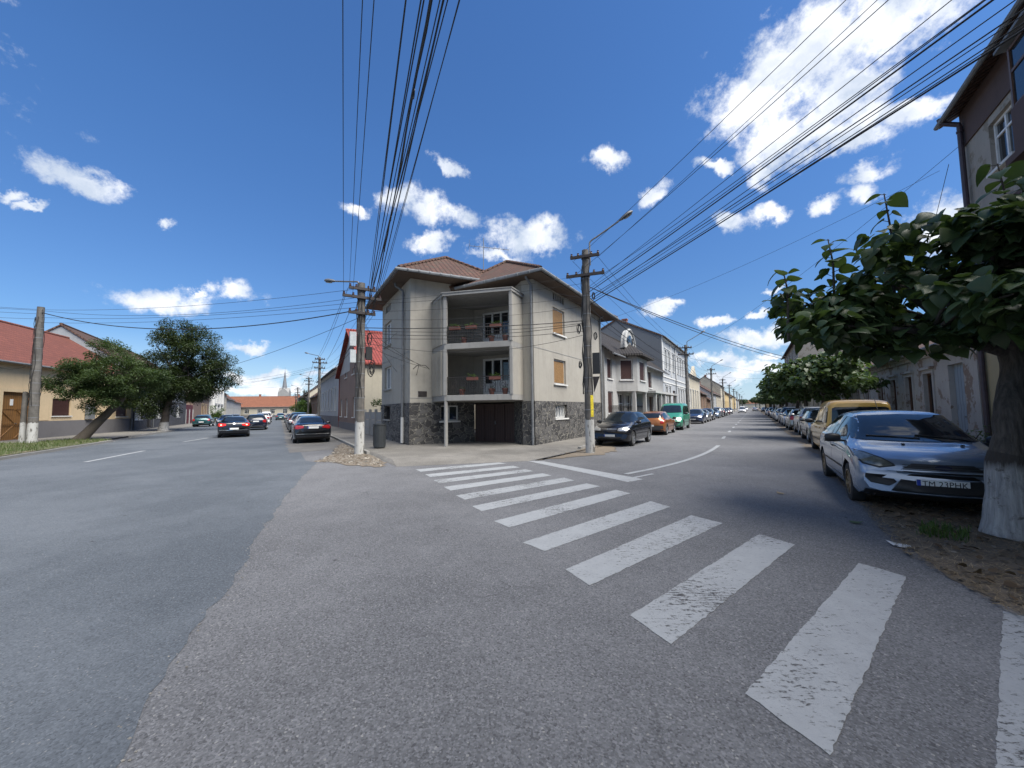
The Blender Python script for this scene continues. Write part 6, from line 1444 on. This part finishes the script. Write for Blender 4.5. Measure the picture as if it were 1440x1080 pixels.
for k, (o_, z_, o2_, z2_, r_) in enumerate(((.3,6.2,-.50,.2,.013), (.2,6.0,-.46,.0,.009), (.4,5.6,-.35,-.2,.016), (.2,5.6,-.25,-.3,.010), (.15,5.5,-.1,-.3,.010), (.18,5.4,.0,-.4,.009), (.45,5.7,.05,-.1,.014), (.15,5.3,.15,-.5,.008), (.2,5.6,.25,-.1,.010), (.66,6.2,.42,.2,.008), (.66,6.5,.55,.2,.010), (.15,5.5,.6,0,.009))):
    pts = wire(PLv+xl*o_+Vector((0,0,z_)), BL+xl*o2_+Vector((0,0,z2_)), random.uniform(.2, .7), r_*.75, 'black cable in the overhead bundle of the left corner pole, '+["leftmost", "second from the left", "third from the left", "fourth from the left", "fifth from the left", "sixth from the left", "seventh from the left", "eighth from the left", "ninth from the left", "tenth from the left", "second from the right", "rightmost"][k], G1, .004 if k == 2 else 0, 40)
    if k == 2: thick = pts
t_ = thing('cable_bundle', 'thick twisted cable with small looped ties overhead from the left pole', 'cable'); b = MB()
b.tube([p+Vector((.012*math.cos(i*1.9), 0, -.03+.012*math.sin(i*1.9))) for i, p in enumerate(thick)], .011, 5, False); b.build('strand', m_wire, t_)
for i in range(3, 36, 2):
    p = thick[i]; dd = (thick[i+1]-thick[i]).normalized(); b = MB(); b.tube([p+dd*(.05*math.cos(a*PI/5))+Vector((0,0,-.06+.05*math.sin(a*PI/5))) for a in range(11)], .007, 4, False); b.build('loop_tie', m_wire, t_)
BR = Vector((11.0,-14.5,8.0))
for k, (o_, z_, o2_, z2_, r_) in enumerate(((-.45,7.4,-1.9,.6,.008), (.45,7.4,-1.7,.5,.007), (-.6,6.7,-1.2,.5,.008), (.1,6.3,-.5,.2,.008), (.1,6.2,-.45,.1,.009), (.1,6.1,-.1,0,.014), (.6,6.7,.1,.4,.009), (.1,5.9,.15,-.1,.011), (.15,5.8,.4,0,.009), (.1,5.7,.55,.1,.009), (.12,5.6,.9,-.2,.008), (.15,5.8,1.0,.1,.008), (.1,5.6,1.5,-.2,.014))):
    wire(PRv+xr*o_+Vector((0,0,z_)), BR+xr*o2_+Vector((0,0,z2_)), random.uniform(.2, .6), r_, 'black cable fanning overhead from the right corner pole, '+["leftmost", "second from the left", "third from the left", "fourth from the left", "fifth from the left", "sixth from the left", "seventh from the left", "eighth from the left", "ninth from the left", "tenth from the left", "eleventh from the left", "second from the right", "rightmost"][k], G2, 0, 40)
for k, (z1_, z2_, sg, r_) in enumerate(((5.15,4.85,.12,.016), (4.95,4.7,.25,.010), (5.05,4.75,.18,.009), (4.75,4.45,.15,.010), (4.55,4.3,.5,.008), (5.8,5.75,.1,.006), (6.1,6.3,.12,.006), (5.5,5.4,.2,.006), (6.2,6.6,.1,.005))):
    wire(PLv+Vector((.15,0,z1_-.2)), PRv+Vector((-.15,0,z2_+.15)), sg, r_, 'cable between the two corner poles before the house, '+['thickest one','thinner one close under the thickest','third one','fourth one','lowest slack one','thin one above the thick one','thin higher one','thin one just over the upper railing','topmost thin one'][k], G3, .003)
# down the two streets
M4 = ['left end of the top crossarm', 'right end of the top crossarm', 'left end of the lower crossarm', 'right end of the lower crossarm', 'thick upper cable mount', 'thick lower cable mount', 'lowest cable mount']
M5 = ['left end of the top crossarm', 'right end of the top crossarm', 'left end of the middle crossarm', 'right end of the middle crossarm', 'thick cable mount', 'thinner cable mount', 'left end of the bottom crossarm', 'right end of the bottom crossarm']
ORD = ['corner', 'second', 'third', 'fourth', 'fifth', 'sixth', 'seventh', 'eighth']
for i in range(len(rpoles)-1):
    a_, c_ = Vector((*rpoles[i], 0)), Vector((*rpoles[i+1], 0))
    for k, (o_, z_, r_) in enumerate(((-.5,7.4,.008), (.5,7.4,.008), (-.66,6.75,.008), (.66,6.75,.008), (.1,5.9,.016), (.1,5.5,.014), (.12,5.2,.010))):
        if i > 3 and k in (2, 6): continue
        wire(a_+xr*o_+Vector((0,0,z_)), c_+xr*o_+Vector((0,0,z_)), random.uniform(.35, .8), r_*(1 if i < 2 else 1.3), f'wire from the {M4[k]}, {ORD[i]} lamp pole onward, right street', G4, 0, 12)
for i in range(len(lpoles)-1):
    a_, c_ = Vector((*lpoles[i], 0)), Vector((*lpoles[i+1], 0)); za = 6.5 if i == 0 else 7.5
    for k, (o_, z_, r_) in enumerate(((-.5,0,.008), (.5,0,.008), (-.66,-.4,.008), (.66,-.4,.008), (.1,-1.4,.016), (.1,-1.8,.012), (-.45,-1.0,.008), (.45,-1.0,.008))):
        wire(a_+xl*o_+Vector((0,0,za+z_)), c_+xl*o_+Vector((0,0,7.5+z_)), random.uniform(.4, .9), r_*(1 if i < 2 else 1.3), f'wire from the {M5[k]}, {ORD[i]} lamp pole onward, left street', G5, 0, 14)
W1 = 'long wires crossing the left hand street'
LLv = Vector((*PLL, 0))
wire(LLv+Vector((0,0,7.6)), PLv+Vector((0,0,5.7)), .9, .022, 'thick sagging black cable from the pole by the ochre gate to the left corner pole', W1)
for z_, z2_, sg in ((7.75,6.55,.3), (7.7,6.2,.5), (7.3,6.0,.3), (7.0,5.8,.25)): wire(LLv+Vector((0,0,z_)), PLv+Vector((0,0,z2_)), sg, .008, f'thin wire from the ochre gate pole to the left corner pole, { {7.75: "topmost", 7.7: "second from the top", 7.3: "third from the top", 7.0: "lowest"}[z_]}', W1)
for z_, q in ((7.75,8.3), (7.7,8.0), (7.2,7.2), (7.5,7.7)): wire(LLv+Vector((0,0,z_)), (-44,8,q), .5, .008, 'thin wire running left out of view from the ochre gate pole, '+{8.3: 'topmost', 8.0: 'second', 7.7: 'third', 7.2: 'lowest'}[q], W1)
wire(LLv+Vector((0,0,4.7)), (-31.0,22.2,5.0), .5, .012, 'slack cable from the pole by the ochre gate to the cream house eave', W1)
wire(LLv+Vector((0,0,4.5)), (-30.2,20.0,4.4), .15, .010, 'short taut cable from the pole by the ochre gate to the cream wall', W1)
for k, (p, q, sg) in enumerate((((-40.5,43.8,5.0),(*lpoles[1],6.4),.7), ((-46,53,5.2),(*lpoles[1],6.8),.8), ((-52.5,60.2,6.9),(*lpoles[2],6.6),.9), ((-36,36,5.2),(PL0[0],PL0[1],5.4),1.0), ((-52.5,60.2,7.0),(*lpoles[1],6.9),1.0))): wire(p, q, sg, .010, 'cable sagging across the left street '+['from the dark stone tiled house', 'from the far end of the tiled house', 'from nearer plain pole to third lamp pole', 'from the walnut tree side to the corner pole', 'from nearer plain pole to second lamp pole'][k], W1)
W2 = 'service cables crossing the right hand street'
wire(PRv+Vector((.15,0,6.3)), (*RS(38,5.4),3.6+1.1), .5, .016, 'heavy service cable from the right corner pole across the street to the old house', W2)
wire(PRv+Vector((.15,0,6.3)), (*RS(38,5.4),3.5+1.1), .62, .014, 'second heavy service cable beside the first from the right corner pole', W2)
wire((*rpoles[1],6.6), (*RS(66,5.4),6.0), .4, .010, 'service cable from the second lamp pole to the house across', W2)
wire((*rpoles[1],7.2), (*RS(16,5.5),9.2), .6, .008, 'thin line from the second lamp pole up to the apartment block eave', W2)
wire((*rpoles[2],6.6), (*RS(90,5.4),7.5), .5, .012, 'service cable from the third lamp pole to the far apartment block', W2)
wire((5.7,24.4,7.2), (14.3,12.3,9.4), .35, .006, 'thin line from the corner house far eave to the apartment block', W2)
wire((*RS(17,5.5),9.1), (*RS(22,5.3),4.0), .1, .008, 'short line hanging from the apartment block corner to the old house', W2)
for k, (p, q) in enumerate(((TF(.4,-.35,3.7), PLv+Vector((.1,0,5.0))), (TF(.5,-.35,3.7), PLv+Vector((.1,0,4.7))), (TF(.7,-.35,3.6), PLv+Vector((.1,0,4.3))), (TL(3.8,-.1,5.6), PLv+Vector((.1,0,3.9))), (TL(3.8,-.1,3.6), PLv+Vector((.1,0,5.2))))): wire(p, q, .08, .008, 'service line from the left corner pole to the '+['iron wall bracket, leftmost', 'iron wall bracket, middle', 'iron wall bracket, rightmost', 'upper part of the downpipe wall', 'lower part of the downpipe wall'][k], 'service lines of the corner house')
for k, (p, q) in enumerate(((TR(3.0,-.1,7.5), PRv+Vector((0,0,5.6))), (TR(6.5,-.1,5.8), PRv+Vector((0,0,5.2))), (TR(1.0,-.05,7.3), PRv+Vector((0,0,5.9))))): wire(p, q, .1, .007, 'service line from the right corner pole to the house wall '+['above the upper ochre shutter', 'near its far end', 'near its front corner'][k], 'service lines of the corner house')
# litter bin
r = thing('litter_bin', 'dark grey cylindrical bin standing right beside the whitewashed pole', 'bin', (-5.6,16.3,.1))
b = MB(); b.lathe([(.001,.02), (.21,.02), (.24,.06), (.25,.95), (.27,.97), (.27,1.02), (.24,1.02), (.23,.9), (.001,.88)], 20)
for i in range(14): a = i*2*PI/14; b.tube([(.245*math.cos(a), .245*math.sin(a), .1), (.255*math.cos(a), .255*math.sin(a), .92)], .008, 4)
b.build('body', simple('dark bin plastic', (.035, .04, .045), .45), r, True)

# ------------------------------------------------------------------ cars in place
p_blue = carpaint('pale blue metallic', (.29, .36, .46), .5, .25)
p_black = carpaint('black metallic', (.012, .013, .017), .3, .22)
p_navy = carpaint('very dark blue', (.012, .017, .035), .35, .22)
p_orange = carpaint('burnt orange metallic', (.36, .13, .035), .5, .3)
p_green = carpaint('van green', (.04, .24, .15), .1, .3)
p_yellow = carpaint('mustard yellow', (.58, .35, .07), .05, .35)
p_silver = carpaint('silver', (.36, .37, .38), .7, .3)
p_white = carpaint('white', (.66, .67, .68), 0, .3)
p_grey = carpaint('graphite', (.09, .095, .10), .5, .28)
p_teal = carpaint('teal', (.025, .09, .10), .4, .3)
p_dblue = carpaint('mid dark blue', (.03, .05, .11), .4, .28)
p_sblue = carpaint('silver blue', (.20, .27, .36), .6, .3)
p_red = carpaint('dark red', (.16, .02, .02), .3, .3)
TC, FC = AR+PI, AR           # towards the camera / away, right street
GR, GL = 'cars parked along the right hand street', 'cars in the left hand street'
car('hatch', p_blue, 'pale blue metallic hatchback with number plate TM 23PHK parked beside the limewashed tree', 'car', *RS(10.35, 2.30), TC, GR, m_rimgold, 9, front='focus', lamp=m_dullamp, text='TM 23PHK', name='parked_car', scale=1.05, z=-.02)
car('van', p_yellow, 'mustard yellow panel van seen from behind the pale blue hatchback', 'van', *RS(17.5, 2.72), FC, GR, m_zinc, 6, bumper=True, name='parked_van', tail=simple('dark red lens', (.10, .01, .012), .2, coat=1))
car('estate', p_grey, 'dark grey car squeezed in front of the yellow van', 'car', *RS(23.2, 2.9), TC, GR)
car('suv', p_silver, 'silver crossover seen from behind under the first round tree', 'car', *RS(29.0, 3.05), FC, GR, rear='x')
car('hatch', p_silver, 'silver hatchback parked just past the silver crossover', 'car', *RS(34.2, 2.9), FC, GR, simple_=True)
car('sedan', p_sblue, 'pale silver blue saloon farther along the right kerb', 'car', *RS(39.8, 2.9), TC, GR, simple_=True)
car('suv', p_black, 'black car in the tree shade at the right kerb', 'car', *RS(45.4, 3.0), FC, GR, simple_=True)
for i, (s, k, p, lb) in enumerate(((52, 'hatch', p_white, 'small white car far along the right kerb'), (58, 'estate', p_grey, 'grey estate far along the right kerb'), (66, 'sedan', p_silver, 'silver saloon far along the right kerb'), (78, 'hatch', p_dblue, 'dark blue hatchback far along the right kerb'), (92, 'sedan', p_white, 'white saloon farthest along the right kerb'))):
    car(k, p, lb, 'car', *RS(s, 2.9), FC if i % 2 else TC, GR, simple_=True)
hb = car('hatch', p_black, 'black small hatchback facing the camera behind the right corner pole', 'car', *RS(18.35, -5.25), TC+R(-3), GR, name='parked_car', scale=.93); hb.scale = (.91, .93, 1.02)
car('hatch', p_orange, 'burnt orange hatchback with black bumpers seen from behind', 'car', *RS(26.2, -5.35), FC, GR, bumper=True, scale=.97)
car('van', p_green, 'green van facing the camera parked past the orange hatchback', 'van', *RS(32.3, -5.35), TC, GR, m_zinc, 5, bumper=True, scale=1.10, name='parked_van')
for i, (s, k, p, dr, lb) in enumerate(((44.5, 'hatch', p_dblue, TC, 'dark blue hatchback just past the second lamp pole'), (50.2, 'sedan', p_silver, TC, 'silver saloon behind the dark blue hatchback'), (56, 'estate', p_black, TC, 'black estate at the left kerb of the right street'), (66, 'sedan', p_sblue, TC, 'pale silver blue saloon at the left kerb of the right street'), (73, 'suv', p_silver, FC, 'silver off roader at the left kerb of the right street'), (80, 'hatch', p_black, FC, 'black hatchback at the left kerb of the right street'), (87, 'sedan', p_grey, TC, 'grey saloon at the left kerb far away'), (96, 'hatch', p_red, TC, 'dark red hatchback at the left kerb far away'), (108, 'estate', p_grey, TC, 'grey estate at the left kerb far away'))):
    car(k, p, lb, 'car', *RS(s, -5.2), dr, GR, simple_=i > 1)
for (s, n, k, p, lb, dr) in ((122, -2.6, 'sedan', p_white, 'white saloon driving towards the camera far down the right street', TC), (150, -3.2, 'van', p_white, 'white van driving towards the camera far down the right street', TC), (165, .6, 'sedan', p_silver, 'silver saloon driving away far down the right street', FC), (190, -2.8, 'suv', p_white, 'white off roader driving towards the camera behind the white van', TC), (215, .4, 'hatch', p_white, 'white hatchback driving away farthest down the right street', FC), (140, 2.9, 'hatch', p_grey, 'grey hatchback parked past the last near tree', TC)):
    car(k, p, lb, 'car', *RS(s, n), dr, 'cars driving on the right hand street', simple_=True, name='moving_car' if n < 2 else 'parked_car')
FL, CLd = AL, AL+PI
car('sedan', p_black, 'shiny black saloon with glowing brake lights driving away in the left street', 'car', *LS(34.2, -2.75), FL+R(4), GL, rear='chrome', brake=True, name='moving_car')
car('estate', p_navy, 'dark estate car driving away right in front of the black coupe saloon', 'car', *LS(46, -1.9), FL, GL, brake=False, name='moving_car')
car('suv', p_white, 'white off roader driving away ahead of the dark estate', 'car', *LS(65, -2.0), FL, GL, name='moving_car', simple_=True)
car('suv', p_black, 'black off roader ahead of the white one', 'car', *LS(76, -2.0), FL, GL, name='moving_car', simple_=True)
car('van', p_white, 'white van in the queue at the far end of the left street', 'car', *LS(92, -2.2), FL, GL, name='moving_car', simple_=True)
car('sedan', p_dblue, 'dark blue saloon coming the other way left of the black coupe saloon', 'car', *LS(62, -5.8), CLd, GL, name='moving_car', simple_=True)
car('sedan', p_black, 'black saloon coming the other way farther along', 'car', *LS(73, -5.9), CLd, GL, name='moving_car', simple_=True)
car('hatch', p_teal, 'teal hatchback parked by the left pavement in front of the red gate', 'car', *LS(62.3, -8.2), FL, GL, simple_=False)
car('sedan', p_black, 'parked black saloon with red tail lights and a chrome strip near the rubble', 'car', *LS(25.3, 1.55), FL, GL, rear='chrome')
car('estate', p_white, 'white estate parked in front of the black saloon', 'car', *LS(31.6, 1.7), FL, GL)
for i, (s, k, p, lb) in enumerate(((37.6, 'hatch', p_grey, 'grey hatchback third in the parked row on the left street'), (43.5, 'suv', p_black, 'black off roader fourth in the parked row on the left street'), (50, 'sedan', p_red, 'dark red saloon fifth in the parked row on the left street'), (58, 'estate', p_silver, 'silver estate sixth in the parked row on the left street'), (72, 'sedan', p_teal, 'teal saloon last in the parked row on the left street'), (98, 'sedan', p_teal, 'teal saloon far off near the bend'), (104, 'hatch', p_silver, 'silver hatchback far off near the bend'))):
    car(k, p, lb, 'car', *LS(s, 1.6 if s < 80 else .2), FL, GL, simple_=i > 0)
